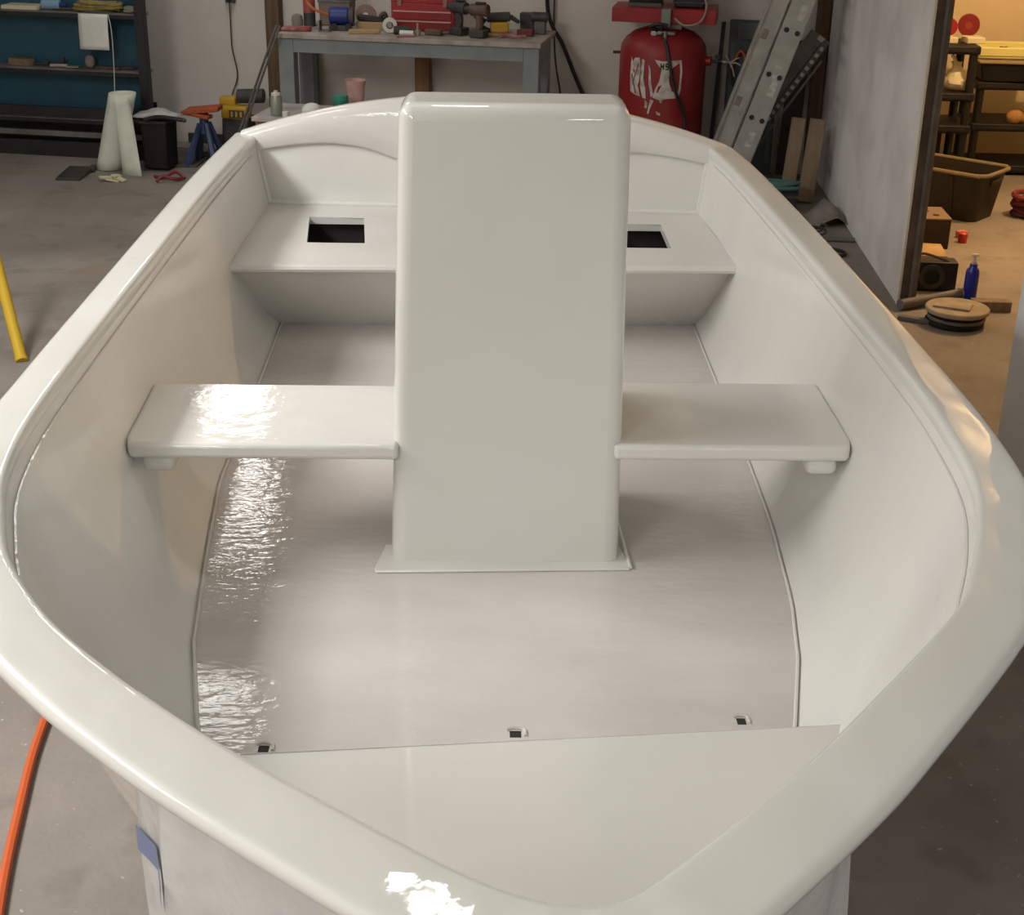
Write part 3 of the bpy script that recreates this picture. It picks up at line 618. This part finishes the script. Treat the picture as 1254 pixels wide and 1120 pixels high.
# ------------------------------------------------------------------ low table behind the stern
t = wt('mixing_table', 'low paper-covered mixing table behind the stern', 'table', 1.72, 1.30)
MB().box((0, 0, .517), (.92, .40, .022)).obj('table_top', mat('papered_top', '#b5aca8', .8, c2='#9a8f8c', scale=9), t, bevel=.003)
for x in (-.42, .42):
    for y in (-.16, .16): MB().box((x, y, .253), (.04, .04, .506)).obj('leg', WOODO, t)
ZM = .529
def om(name, label, cat, a, n): return wt(name, label, cat, a, n, ZM)
t = om('spray_can', 'silver topped grey spray can on the mixing table', 'can', 1.365, 1.40)
MB().lathe([(0, 0), (.028, 0), (.029, .004), (.029, .085), (.024, .095)], seg=18).obj('body', mat('grey_green_can', '#8d9389', .4, .3), t); MB().lathe([(.024, .095), (.022, .106), (.010, .108), (.010, .116), (0, .116)], seg=14).obj('cap', mat('pale_cap', '#c9c6bb', .5), t)
t = om('tiny_cup', 'tiny white cup beside the grey spray can', 'cup', 1.43, 1.45)
MB().lathe([(0, 0), (.014, 0), (.017, .03), (.015, .03), (.012, .003)], seg=14).obj('cup', PAPER, t)
t = om('white_mask', 'white domed dust mask on the mixing table', 'mask', 1.528, 1.36)
MB().lathe([(.052, .008), (.050, .018), (.044, .036), (.030, .050), (.012, .056), (0, .057)], seg=22).obj('dome', PAPER, t, solid=.002); MB().lathe([(.055, .0), (.055, .009), (.046, .009)], seg=22).obj('rim', PINKR, t)
t = om('green_jar', 'dark green plastic jar before the pink mixing cup', 'jar', 1.668, 1.34)
MB().lathe([(0, 0), (.036, 0), (.038, .005), (.038, .072), (.035, .076)], seg=20).obj('body', GREENJ, t); MB().lathe([(.0375, .074), (.0375, .092), (.033, .097), (0, .097)], seg=20).obj('lid', mat('green_lid', '#2b7f6d', .5), t)
t = om('mixing_cup', 'cloudy plastic mixing cup stained pink', 'cup', 1.702, 1.22)
MB().lathe([(0, .002), (.036, .002), (.038, .01), (.052, .145), (.054, .148), (.050, .148), (.035, .012), (0, .008)], seg=22).obj('wall', CUP, t); MB().lathe([(0, .012), (.034, .012), (.046, .10), (0, .104)], seg=20).obj('resin', mat('pink_resin', '#c98c86', .4), t)
b = MB(); rnd = random.Random(3)
b.grid([[Vector((-.16+.32*i/10, -.07+.14*j/5, .004+rnd.uniform(0, .022)+.014*math.sin(i))) for j in range(6)] for i in range(11)])
tag(b.obj('crumpled_paper', PAPER, loc=WP(1.95, 1.26, ZM+.007), rot=(0, 0, WA), solid=.002, smooth=20), 'crumpled white paper on the mixing table', 'paper')
tag(MB().cyl((-.06, 0, .045), (.08, .01, .052), .007).cyl((-.06, 0, .045), (-.07, -.03, .012), .008).obj('red_stirrer', PINKR, loc=WP(1.86, 1.37, ZM), rot=(0, 0, WA+.1)), 'dark red stirring stick on the crumpled paper', 'stick')

# ------------------------------------------------------------------ air compressor
cp = wt('air_compressor', 'red upright air compressor with torn label', 'compressor', 3.13, .28, .045)
RT = .237
MB().lathe([(0, .10), (.12, .11), (.20, .145), (RT-.008, .19), (RT, .24), (RT, .66), (RT-.006, .705), (.205, .745), (.165, .775), (.11, .795), (.05, .805), (0, .806)], seg=40).obj('tank', REDD, cp, smooth=60)
for k in range(3):
    a = R(30+120*k); MB().box((.18*math.cos(a), .18*math.sin(a), .05), (.05, .05, .19)).obj('foot', RED, cp)
MB().box((.0, .03, .868), (.56, .30, .075)).obj('platform', RED, cp, bevel=.003)
MB().box((.03, -.02, .822), (.14, .16, .05)).obj('neck', STEELD, cp, bevel=.006)
MB().cyl((-.20, .03, .99), (-.02, .03, .99), .085, seg=20).obj('motor', DGREY, cp, bevel=.01)
MB().box((-.11, .03, .914), (.18, .14, .02)).obj('motor_plate', mat('dark_green_plate', '#4c5a50', .6), cp)
MB().box((.13, .03, .985), (.16, .16, .16)).obj('pump_block', BLACK, cp, bevel=.01)
for k in range(5): MB().box((.13, .03, .935+.025*k), (.18, .18, .008)).obj('cooling_fin', DGREY, cp)
MB().box((.015, -.135, .86), (.05, .04, .095)).obj('pressure_switch', mat('sage_switch', '#7d857a', .6), cp, bevel=.004)
MB().tube([(.06, -.13, .86), (.12, -.17, .83), (.20, -.16, .85), (.225, -.10, .92), (.20, -.05, .98)], .006, 8).obj('copper_pipe', mat('pale_tube', '#a08c80', .5), cp)
MB().tube([(.0, -.13, .84), (.0, -.165, .79), (.035, -.225, .72), (.055, -.247, .64), (.085, -.244, .52), (.13, -.228, .40), (.155, -.222, .30), (.15, -.24, -.03)], .009, 8).obj('power_lead', BLACK, cp)
MB().cyl((-.045, -.15, .80), (-.045, -.17, .785), .022).obj('gauge', BLACK, cp); MB().cyl((-.045, -.171, .7845), (-.045, -.174, .782), .016).obj('gauge_face', PAPER, cp)
MB().box((.02, -.16, .785), (.10, .03, .02)).obj('manifold', STEEL, cp, bevel=.004); MB().cyl((.02, -.17, .79), (.02, -.20, .745), .012).obj('valve', STEEL, cp)
MB().tube([(-.07, -.16, .815), (-.03, -.17, .83), (.03, -.17, .825)], .010, 8).obj('handle', BLACK, cp)
MB().cyl((-.235, 0, .655), (-.275, -.01, .655), .008).obj('side_port', DGREY, cp)
o = MB().cyl((.23, -.02, .63), (.265, -.025, .63), .026).obj('side_valve', RED, cp)
MB().cyl((.26, -.025, .63), (.325, -.03, .63), .008).obj('stem', BLACK, o); MB().box((.30, -.03, .655), (.03, .02, .018)).obj('lever', BLACK, o); MB().cyl((.325, -.03, .63), (.35, -.03, .63), .012).obj('union', STEEL, o)
# torn label pieces, curved on the tank (angle in degrees from the front, height)
def patch(poly, lift, m, name='label_piece'):
    b = MB(); n = len(poly)
    cx = sum(p[0] for p in poly)/n; cz = sum(p[1] for p in poly)/n
    def q(a, z): t = R(a)-math.pi/2; return Vector(((RT+lift)*math.cos(t), (RT+lift)*math.sin(t), z))
    c = b.bm.verts.new(q(cx, cz)); ring = []
    for i in range(n):
        (a0, z0), (a1, z1) = poly[i], poly[(i+1) % n]
        for k in range(3): ring.append(b.bm.verts.new(q(a0+(a1-a0)*k/3, z0+(z1-z0)*k/3)))
    for i in range(len(ring)): b.bm.faces.new((c, ring[i], ring[(i+1) % len(ring)]))
    return b.obj(name, m, cp)
patch([(-41, .66), (-38, .635), (-35, .655), (-27, .66), (-25, .60), (-27, .53), (-30, .50), (-24, .455), (-31, .46), (-41, .478), (-42, .57)], .0015, TORN)
patch([(-24, .655), (-20, .65), (-22, .57), (-17, .50), (-16, .445), (-21, .452), (-25, .51)], .0015, TORN)
patch([(-14, .63), (-11, .60), (-10, .54), (-6, .47), (-9, .455), (-13, .53)], .0015, TORN)
patch([(-6, .655), (4, .648), (14, .652), (29, .655), (31, .60), (30, .50), (28, .455), (10, .45), (4, .44), (-7, .455), (-4, .50), (1, .545), (3, .60), (1, .635)], .0015, TORN)
patch([(-17, .44), (-13, .425), (-14, .395), (-17, .40)], .0015, TORN); patch([(-10, .445), (-5, .44), (-9, .40), (-11, .365), (-13, .37)], .0015, TORN); patch([(2, .445), (6, .44), (5, .425), (3, .43)], .0015, TORN); patch([(-2, .385), (5, .372), (4, .36), (0, .365)], .0015, TORN)
# what is left of the print: an H and an S-like scrap, and scratches on the left piece
for pl_ in ([(1.5, .638), (2.8, .638), (2.8, .605), (1.5, .605)], [(2.8, .626), (5, .626), (5, .617), (2.8, .617)], [(5, .638), (6.3, .638), (6.3, .605), (5, .605)], [(8, .638), (12, .638), (12, .631), (8, .631)], [(8, .631), (9.3, .631), (9.3, .618), (8, .618)], [(8, .624), (12, .624), (12, .617), (8, .617)], [(10.7, .617), (12, .617), (12, .605), (10.7, .605)], [(8, .610), (12, .610), (12, .603), (8, .603)]):
    patch(pl_, .003, LETTER, 'print_scrap')
for pl_ in ([(-40, .57), (-38.5, .57), (-30, .47), (-32, .47)], [(-29, .63), (-28, .625), (-36, .52), (-37, .525)], [(-37, .59), (-36, .60), (-34, .585), (-35, .575)]):
    patch(pl_, .003, mat('label_scratch', '#7a3a36', .8), 'label_scratch')

# ------------------------------------------------------------------ leaning stock in the right-hand corner
def lean(name, label, cat, a0, z0, a1, z1, w, n, th, m, **k):
    d = Vector((a1-a0, 0, z1-z0)); L = d.length; ang = math.atan2(d.x, d.z)
    return thing(name, label, cat, WP(a0, n, z0), WA), L, ang
t, L, ang = lean('grey_board', 'dark grey plastic panel standing behind the ladder', 'panel', 3.60, 0, 3.60, .86, 0, .03, 0, None)
MB().box((.02, 0, .43), (.29, .02, .86)).obj('sheet', mat('slate_panel', '#4f5557', .5, c2='#42484a', scale=4), t, bevel=.004); MB().box((.03, -.014, .80), (.22, .008, .09)).obj('top_ridge', mat('slate_ridge', '#5b6062', .5), t, bevel=.003)
for x in (-.10, .14): MB().box((x, -.014, .40), (.02, .008, .66)).obj('ridge', mat('slate_ridge', '#5b6062', .5), t)
tag(MB().box((0, 0, .425), (.022, .03, .85)).obj('black_bar', BLACK, loc=WP(3.405, .06), rot=(0, R(2.5), WA), bevel=.003), 'black steel bar leaning at the panel edge', 'bar')
t = wt('brown_sheet', 'dark brown board leaning behind the steel channel', 'board', 3.865, .03)
MB().box((0, 0, .38), (.11, .018, .76), rot=(0, R(2), 0)).obj('sheet', mat('dark_board', '#3f3a34', .7, c2='#2f2b27', scale=4), t)
# ladder: seen on edge, the rungs run towards the wall
ld = thing('extension_ladder', 'aluminium extension ladder leaning on its edge in the corner', 'ladder', WP(3.475, .62), WA)
ANG = R(17.4); LL = 1.55
def lrot(u, v, y): return (u*math.cos(ANG)+v*math.sin(ANG), y, -u*math.sin(ANG)+v*math.cos(ANG)+.04)
def lbox(u, v, y, du, dv, dy): return MB().box(lrot(u, v, y), (du, dy, dv), rot=(0, ANG, 0))
for y, f in ((0, -1), (.27, 1)):
    lbox(-.055, LL/2, y, .085, LL, .006).obj('rail_web', ALU, ld)
    lbox(.062, LL/2, y-.03*(1 if y == 0 else -1), .105, LL, .006).obj('rail_web', mat('aluminium_shade', '#a2a39d', .42, .5, c2='#b2b2ac', scale=9), ld)  # shade on this web is put into a darker aluminium colour
    for u in (-.098, -.012, .008, .116): lbox(u, LL/2, y-.012*(1 if y == 0 else -1), .006, LL, .034).obj('rail_flange', ALU, ld)
for k in range(6):
    v = .215+.235*k
    for u in (-.055,):
        MB().cyl(lrot(u, v+.1, .0), lrot(u, v+.1, .27), .016, seg=10).obj('rung', ALU, ld)
    for u in (.034, .092):
        MB().cyl(lrot(u, v, -.034), lrot(u, v, .30), .014, seg=10).obj('rung', STEELD, ld); MB().cyl(lrot(u, v, -.041), lrot(u, v, -.0335), .013, seg=12).obj('rung_plug', BLACK, ld)
for k, v in enumerate((.34, .62, .70, 1.02)): lbox(.07+.01*(k % 2), v, -.034, .035, .08, .0015).obj('worn_sticker', mat('worn_sticker', '#c9c8c2', .7, c2='#a5a6a0', scale=40), ld)
for k, v in enumerate((.50, .86, 1.2)): lbox(-.06, v, -.005, .03, .05, .003).obj('bracket_plate', STEEL, ld)
# steel channel with a slotted edge
ch = thing('steel_channel', 'grey steel channel with slotted edge leaning beside the ladder', 'steel channel', WP(3.43, .33), WA)
A2 = R(33); CL = .96
def crot(u, v, y): return (u*math.cos(A2)+v*math.sin(A2), y, -u*math.sin(A2)+v*math.cos(A2)+.04)
MB().box(crot(0, CL/2, 0), (.085, .02, CL), rot=(0, A2, 0)).obj('web', STEELD, ch)
MB().box(crot(.062, CL/2, -.01), (.034, .035, CL), rot=(0, A2, 0)).obj('slotted_edge', mat('slotted_grey', '#66625f', .5, .3), ch)
for k in range(22): MB().box(crot(.062, .05+.041*k, -.029), (.020, .006, .020), rot=(0, A2, 0)).obj('slot', mat('bright_slot', '#b5b2ab', .4, .4), ch)
MB().box(crot(.03, CL-.01, -.013), (.04, .01, .025), rot=(0, A2, 0)).obj('end_tab', mat('pale_tab', '#c5b8ae', .6), ch)
tag(MB().box(crot(0, .40, 0), (.012, .010, .80), rot=(0, A2, 0)).obj('flat_bar', STEELD, loc=WP(3.55, .365), rot=(0, 0, WA)), 'narrow bright flat bar leaning before the channel', 'bar')
tag(MB().box((0, 0, 1.37), (.075, .09, 2.74)).obj('corner_post', WOODB, loc=WP(3.985, .046), rot=(0, 0, WA), bevel=.003), 'tall brown timber post in the corner beside the partition', 'post')
for k, (a, n, h, w, tilt) in enumerate(((3.875, .55, .44, .075, 4), (3.975, .56, .44, .085, 4))):
    tag(MB().box((0, 0, h/2), (w, .04, h), rot=(0, R(tilt), 0)).obj('short_plank', WOODL, loc=WP(a, n, .004), rot=(R(-3), 0, WA), bevel=.004), 'weathered short plank standing against the ladder stock' if k == 0 else 'weathered short plank standing next to the partition', 'plank')
# wires around the compressor valve, orange lead
tag(MB().tube([(3.50, -.08, .60), (3.54, -.08, .69), (3.57, -.085, .67), (3.585, -.085, .58), (3.57, -.08, .50), (3.56, -.08, .45)], .008, 8).obj('orange_lead', ORANGE, loc=WP(0, 0), rot=(0, 0, WA)), 'short orange lead hanging before the dark panel', 'cable')
t = wt('wire_tangle', 'pale wire tangle with black plug beside the compressor valve', 'wire', 3.497, .31, .672)
for k, (dx, dz) in enumerate(((.05, .03), (.06, -.01), (-.02, .04), (.03, -.07), (-.03, .0))): MB().tube([(0, 0, 0), (dx*.6, -.01, dz*.5+.006), (dx, -.015, dz)], .004, 6).obj('wire', mat('pale_wire', '#a5a49a', .5), t)
MB().tube([(.0, -.01, -.03), (.02, -.015, -.09), (.035, -.015, -.12)], .013, 8).obj('plug', BLACK, t); MB().sph((.055, -.02, -.115), .014).obj('plug_face', PAPER, t)
MB().tube([(.02, 0, 0), (.08, -.01, -.01), (.15, -.01, -.02)], .003, 6).obj('wire', DGREY, t)
# teal cord bundle, dark cords and cloth on the floor by the partition
coil('teal_cord', 'teal cord bundle on the floor below the leaning channel', 'cord', WP(3.80, .72, .10), WA, .10, .011, 3, TEALC, .5, .012, seed=6)
t = wt('cord_crate', 'low dark crate under the teal cord', 'crate', 3.80, .74)
MB().box((0, 0, .045), (.22, .16, .088)).obj('body', mat('dark_crate', '#35302d', .7), t, bevel=.006); MB().box((0, 0, .092), (.24, .18, .012)).obj('rim', DGREY, t, bevel=.003)
coil('black_cable', 'black cable loops on the floor behind the hull rail', 'cable', Vector((1.484, 7.305, .002)), .4, .10, .008, 3, BLACK, .7, .010, seed=8)
coil('grey_cable', 'thin grey wire loops beside the folded cloth', 'wire', Vector((1.628, 6.997, .002)), 1.0, .09, .005, 3, DGREY, .6, .012, seed=12)
t = thing('folded_cloth', 'grey dust sheet folded like a tent by the partition', 'cloth', (1.761, 7.285, 0), .1)
b = MB(); b.grid([[Vector((-.13+.26*u, -.12+.24*v, .004+.11*max(0, 1-abs(u-.55)/.42)*(.5+.5*v)+.01*math.sin(9*v+5*u))) for u in [k/12 for k in range(13)]] for v in [k/10 for k in range(11)]]); b.obj('cloth', CLOTH, t, solid=.006, smooth=60)
tag(MB().tube([(-.09, 0, .012), (0, .01, .012), (.09, 0, .012)], .012, 8).obj('short_bar', MGREY, loc=(1.722, 6.904, 0), rot=(0, 0, -.05)), 'short grey rod on the floor before the dust sheet', 'rod')
tag(MB().tube([(-.09, .06, .009), (-.02, .055, .009), (.045, .02, .009), (.06, -.03, .009), (.03, -.07, .009)], .008, 8).obj('black_hook', BLACK, loc=(1.661, 6.698, 0), rot=(0, 0, -.3)), 'black bent cable end on the floor beside the partition', 'cable')

# ------------------------------------------------------------------ store room
# main shelf unit
def plastic_shelf(name, label, x, y, w, d, levels, rz, th=.045):
    t = thing(name, label, 'shelving', (x, y, 0), rz)
    for sx_ in (-1, 1):
        for sy_ in (-1, 1): MB().cyl((sx_*(w/2-.03), sy_*(d/2-.03), 0), (sx_*(w/2-.03), sy_*(d/2-.03), levels[-1]-th), .024, seg=12).obj('post', SOOT, t)
    for z in levels:
        o = MB().box((0, 0, z-th/2), (w, d, th)).obj('shelf', SOOT, t, bevel=.008); MB().box((0, -d/2-.002, z-th/2), (w-.06, .006, th*.35)).obj('lip', BLACK, o)
    return t
plastic_shelf('plastic_shelf_unit', 'tall dark plastic shelf unit behind the olive tote', 2.413, 8.224, .56, .34, (.09, .36, .535, .785), -.06)
plastic_shelf('plastic_shelf_unit', 'low wide dark plastic shelf unit in the store room', 3.267, 8.605, .88, .36, (.06, .30, .535), -.04)
for x, y, w, h, lab in ((2.412, 8.376, .40, .24, 'dark brown box on the lowest shelf of the tall unit'),):
    t = thing('dark_carton', lab, 'box', (x, y, .091), -.1); MB().box((0, 0, .105), (w, .16, .21)).obj('carton', mat('umber_box', '#2d2016', .7), t, bevel=.005); MB().box((0, -.082, .16), (.1, .004, .03)).obj('grip_slot', SOOT, t)
t = thing('olive_carton', 'dull olive carton on the upper bay of the tall unit', 'box', (2.381, 8.323, .536), -.1); MB().box((0, 0, .085), (.34, .14, .17)).obj('carton', CARD, t, bevel=.004); MB().box((0, -.072, .085), (.04, .003, .17)).obj('tape', CARDT, t)
# red discs on top of the tall unit
for k, (x, r) in enumerate(((2.534, .046), (2.642, .058))):
    t = thing('red_reel', 'smaller red reel on the tall shelf unit beside a larger one' if k == 0 else 'larger red rimmed reel on the tall shelf unit', 'reel', (x, 8.186, .819), -.3)
    MB().lathe([(r*.35, -.014), (r*.8, -.014), (r*.8, -.022), (r, -.022), (r, .022), (r*.35, .022)], (0, 0, r+.003), 26, (R(90), 0, 0)).obj('rim', RED if k == 0 else mat('deep_red', '#7a1d18', .5), t)
    MB().cyl((0, -.020, r+.003), (0, .015, r+.003), r*.42, seg=18).obj('hub', mat('salmon_hub', '#c0563f', .5) if k == 0 else mat('dull_red_hub', '#94372c', .5), t)
    MB().box((0, 0, .004), (r*1.1, .05, .008)).obj('foot', CREAM, t)
for k, (x, w) in enumerate(((2.518, .13), (2.676, .10))):
    tag(MB().box((0, 0, .016), (w, .10, .032)).obj('cream_box', CREAM, loc=(x, 8.186, .7865), rot=(0, 0, -.1+.2*k), bevel=.004), 'flat cream box under the smaller red reel' if k == 0 else 'small cream box beside the larger red reel', 'box')
# white bag on the middle shelf
t = thing('plastic_bag', 'crumpled cream plastic bag on the tall unit middle shelf', 'bag', (2.624, 8.154, .536), -.1)
rnd = random.Random(11); b = MB(); rws = []
for j in range(9):
    f = j/8; rr = [.05, .075, .082, .078, .066, .05, .032, .022, .03][j]
    rws.append([Vector((rr*(1+rnd.uniform(-.14, .14))*math.cos(2*math.pi*k/16)-.03*f, .8*rr*(1+rnd.uniform(-.14, .14))*math.sin(2*math.pi*k/16), .002+.15*f)) for k in range(16)])
vs = b.grid(rws, closed=True); b.bm.faces.new(vs[0]); b.obj('bag', CREAM, t, smooth=25)
MB().tube([(-.03, 0, .14), (-.045, 0, .17), (-.06, 0, .185)], .010, 6).obj('tied_ear', CREAM, t)
tag(MB().lathe([(0, 0), (.05, 0), (.06, .05), (.04, .07), (0, .075)], seg=16).obj('yellow_bundle', mat('ochre_bundle', '#a8801e', .7), loc=(2.340, 8.129, .361)), 'ochre yellow bundle on the tall unit lower shelf', 'bundle')
# low unit: yellow basket, dark tub, wires, small tan item
t = thing('yellow_basket', 'pale yellow ribbed basket lid on the low shelf unit', 'basket', (3.023, 8.609, .668), -.08)
MB().box((0, 0, .0), (.40, .28, .02)).obj('panel', LEMON, t, bevel=.01)
for k in range(4): MB().box((-.12+.08*k, -.01, .02), (.012, .24, .025), rot=(0, 0, .5*(-1)**k)).obj('rib', mat('olive_rib', '#7c7440', .6), t)
for s in (-1, 1): MB().box((0, s*.135, .03), (.40, .02, .05)).obj('rim', LEMON, t, bevel=.006); MB().box((s*.195, 0, .03), (.02, .28, .05)).obj('rim', LEMON, t, bevel=.006)
t = thing('dark_tub', 'dark tub under the yellow basket on the low shelf unit', 'tub', (2.981, 8.529, .536), -.08)
MB().box((0, 0, .055), (.26, .20, .108), taper=1.18).obj('body', SOOT, t, bevel=.01); MB().box((0, 0, .112), (.33, .26, .014)).obj('rim', mat('dusty_rim', '#8d7c62', .6), t, bevel=.004)
coil('wire_coil', 'pale wire coil on the low shelf unit beside the dark tub', 'wire', Vector((3.275, 8.498, .537)), -.1, .09, .006, 6, mat('olive_wire', '#8b8c74', .5), .7, .011, seed=5)
tag(MB().sph((0, 0, .04), .04, sc=(1.3, .8, 1)).sph((.05, .01, .03), .026).obj('tan_toy', mat('tan_lump', '#a77c4a', .7), loc=(3.066, 8.447, .301)), 'small tan lump on the low unit middle shelf', 'item')
# olive tote
t = thing('storage_tote', 'large olive plastic storage tote without lid', 'tote', (2.417, 7.565, 0), R(-42))
def rrect(w, d, r, z, n=5):
    P = []
    for cx, cy, a0 in ((w/2-r, d/2-r, 0), (-w/2+r, d/2-r, 90), (-w/2+r, -d/2+r, 180), (w/2-r, -d/2+r, 270)):
        for k in range(n+1): a = R(a0+90*k/n); P.append(Vector((cx+r*math.cos(a), cy+r*math.sin(a), z)))
    return P
TH = .25
b = MB(); vs = b.grid([rrect(.50, .25, .05, .0), rrect(.575, .325, .06, TH), rrect(.56, .31, .055, TH), rrect(.49, .24, .045, .008)], closed=True); b.bm.faces.new(vs[0][::-1]); b.bm.faces.new(vs[3]); b.obj('body', OLIVE, t, smooth=40)
b = MB(); b.tube(rrect(.59, .34, .065, TH), .011, 8, n=96, closed=True); b.obj('rim', RIMC, t)
for s in (-1, 1): MB().box((s*.28, 0, TH-.05), (.03, .12, .03)).obj('handle', OLIVE, t, bevel=.008)
for x in (-.12, .12): MB().box((x, -.145, .12), (.02, .012, .22), rot=(R(8.5), 0, 0)).obj('rib', OLIVE, t, bevel=.004)
# carton with two finger holes, white scrap, tins
t = thing('brown_carton', 'brown carton with two finger holes below the tote', 'box', (2.123, 6.922, 0), R(-4))
MB().box((0, 0, .072), (.25, .24, .144)).obj('carton', mat('umber_card', '#3c3124', .8), t, bevel=.004); MB().box((0, 0, .146), (.252, .242, .006)).obj('lid', mat('pinkish_card', '#86705c', .8), t)
for x, y in ((.03, .03), (.065, -.05)): MB().cyl((x, y, .148), (x, y, .1505), .016, seg=14).obj('finger_hole', SOOT, t)
t = thing('tissue_pack', 'crumpled cream packet lying on the brown carton', 'packet', (2.127, 7.036, .151), .1)
MB().sph((0, 0, .022), .05, seg=12, sc=(1.3, .7, .5)).obj('packet', CREAM, t, smooth=20); MB().box((.0, 0, .045), (.05, .03, .02), rot=(.2, .3, .4)).obj('tuft', CREAM, t)
tag(MB().lathe([(0, 0), (.022, 0), (.022, .045), (.010, .055), (0, .056)], seg=14).obj('red_bottle', mat('bright_red_bottle', '#c0302c', .4), loc=(2.348, 6.926, 0)), 'small red bottle standing beside the brown carton', 'bottle')
tag(MB().box((0, 0, .018), (.05, .04, .034)).obj('pink_packet', mat('pink_packet', '#c97a6a', .6), loc=(2.373, 7.017, 0), rot=(0, 0, .4), bevel=.004), 'small pink packet behind the red bottle', 'packet')
t = thing('flat_carton', 'flat cardboard box with loose cap on the store room floor', 'box', (2.031, 6.586, 0), R(-8))
MB().box((0, 0, .03), (.24, .22, .058)).obj('carton', CARDT, t, bevel=.003); MB().box((.06, -.112, .03), (.11, .003, .03)).obj('red_print', mat('red_print', '#7a2a22', .7), t)
tag(MB().cyl((0, 0, 0), (0, 0, .016), .018).cyl((0, 0, .016), (.02, .01, .035), .008).obj('brass_tap', mat('brass_cap', '#b59a6a', .4, .4), loc=(2.026, 6.599, .060)), 'small brass tap lying on the flat cardboard box', 'tap')
t = thing('black_speaker', 'black box with round dark ring face behind the blue bottle', 'box', (1.971, 6.146, 0), R(-5))
MB().box((0, 0, .066), (.20, .09, .130)).obj('case', BLACK, t, bevel=.006); MB().lathe([(.035, 0), (.055, 0), (.055, .008), (.035, .008), (.035, 0)], (-.01, -.046, .066), 24, (R(90), 0, 0)).obj('ring', DGREY, t)
MB().tube([(-.10, 0, .132), (-.05, 0, .157), (.03, -.02, .140), (.06, -.03, .132)], .006, 6).obj('carry_loop', DGREY, t)
# blue bottle
t = thing('blue_bottle', 'cobalt blue bottle with pale nozzle standing on the floor', 'bottle', (2.087, 5.965, 0))
MB().lathe([(0, 0), (.027, 0), (.029, .006), (.029, .125), (.026, .14), (.017, .15), (.016, .165), (0, .165)], seg=24).obj('body', BOTB, t, smooth=50)
MB().lathe([(.010, .165), (.010, .175), (.006, .18), (.005, .20), (0, .20)], seg=14).obj('nozzle', mat('pale_nozzle', '#b8b0a6', .5), t); MB().box((0, 0, .203), (.03, .014, .012)).obj('trigger', CREAM, t, bevel=.003)
# timber and tube on the floor
t = thing('tube_offcut', 'grey cardboard tube slanting on the floor from partition to bottle', 'tube', (1.910, 5.902, 0))
MB().cyl((-.16, -.08, .026), (.14, .07, .030), .022, seg=18).obj('tube', MGREY, t); MB().cyl((.135, .068, .030), (.152, .076, .0302), .025, seg=18).obj('end_cap', mat('pale_end', '#8b857e', .7), t)
tag(MB().box((0, 0, .022), (.16, .06, .044)).obj('wood_block', WOODL, loc=(2.140, 5.842, 0), rot=(0, 0, -.05), bevel=.003), 'tan wood block lying beside the blue bottle', 'wood')
tag(MB().box((0, 0, .018), (.12, .03, .034)).obj('bent_strip', WOODL, loc=(2.025, 5.860, 0), rot=(0, 0, -.6), bevel=.003), 'narrow wood strip between tube and wood block', 'wood')
tag(MB().box((0, 0, .010), (.13, .03, .018)).obj('steel_strip', MGREY, loc=(1.771, 5.672, 0), rot=(0, 0, -.5), bevel=.002), 'small grey strip on the floor before the disc stack', 'strip')
# stack of discs
DC = (1.933, 5.658)
for k, (z, h, r, m, lab) in enumerate(((0, .020, .118, SOOT, 'black rubber disc at the bottom of the stack'), (.0205, .016, .116, STEELD, 'dull steel disc second from the bottom of the stack'), (.037, .014, .112, SOOT, 'thin black disc in the middle of the stack'), (.0515, .020, .128, DISCT, 'tan sanding disc on top of the stack'))):
    t = thing('round_disc', lab, 'disc', (DC[0]+.006*(k % 2), DC[1], z), 0, 'stacked discs')
    MB().lathe([(0, 0), (r-.004, 0), (r, .004), (r, h-.004), (r-.004, h), (0, h)], seg=40).obj('disc', m, t, smooth=40)
tag(MB().box((0, 0, .004), (.145, .10, .007)).obj('card_square', DISCT, loc=(DC[0]-.012, DC[1]+.005, .0725), rot=(0, 0, -.45)), 'square of sandpaper lying on the tan disc', 'sandpaper')
# dark red bag at the frame edge
t = thing('maroon_bag', 'dark maroon cable bundle on the store room floor', 'cable', (2.903, 7.452, 0))
for k in range(6):
    rnd = random.Random(k+40)
    MB().tube([(.12*math.cos(a+k)+rnd.uniform(-.02, .02), .09*math.sin(a+k)+rnd.uniform(-.02, .02), .014+.018*k+rnd.uniform(0, .012)) for a in [j*.8 for j in range(8)]], .014, 6).obj('loop', PINKR if k % 2 else mat('dark_maroon', '#3a1a20', .6), t)

# ------------------------------------------------------------------ foreground floor things
tag(MB().cyl((-.10, .30, .46), (.13, -.16, .012), .021, seg=14).cyl((.13, -.16, .012), (.137, -.174, .0), .024, seg=14).obj('yellow_pole', YELP, loc=(-1.838, 5.264, 0)), 'yellow painted pole slanting down to the floor left of the skiff', 'pole')
tag(MB().tube([(-0.771, 1.635, .011), (-0.879, 2.124, .011), (-0.930, 2.430, .011), (-0.962, 2.687, .011), (-0.968, 2.982, .011), (-0.902, 3.477, .011)], .0105, 8, n=60).obj('extension_cable', ORANGE), 'orange extension cord lying on the concrete floor', 'cord')
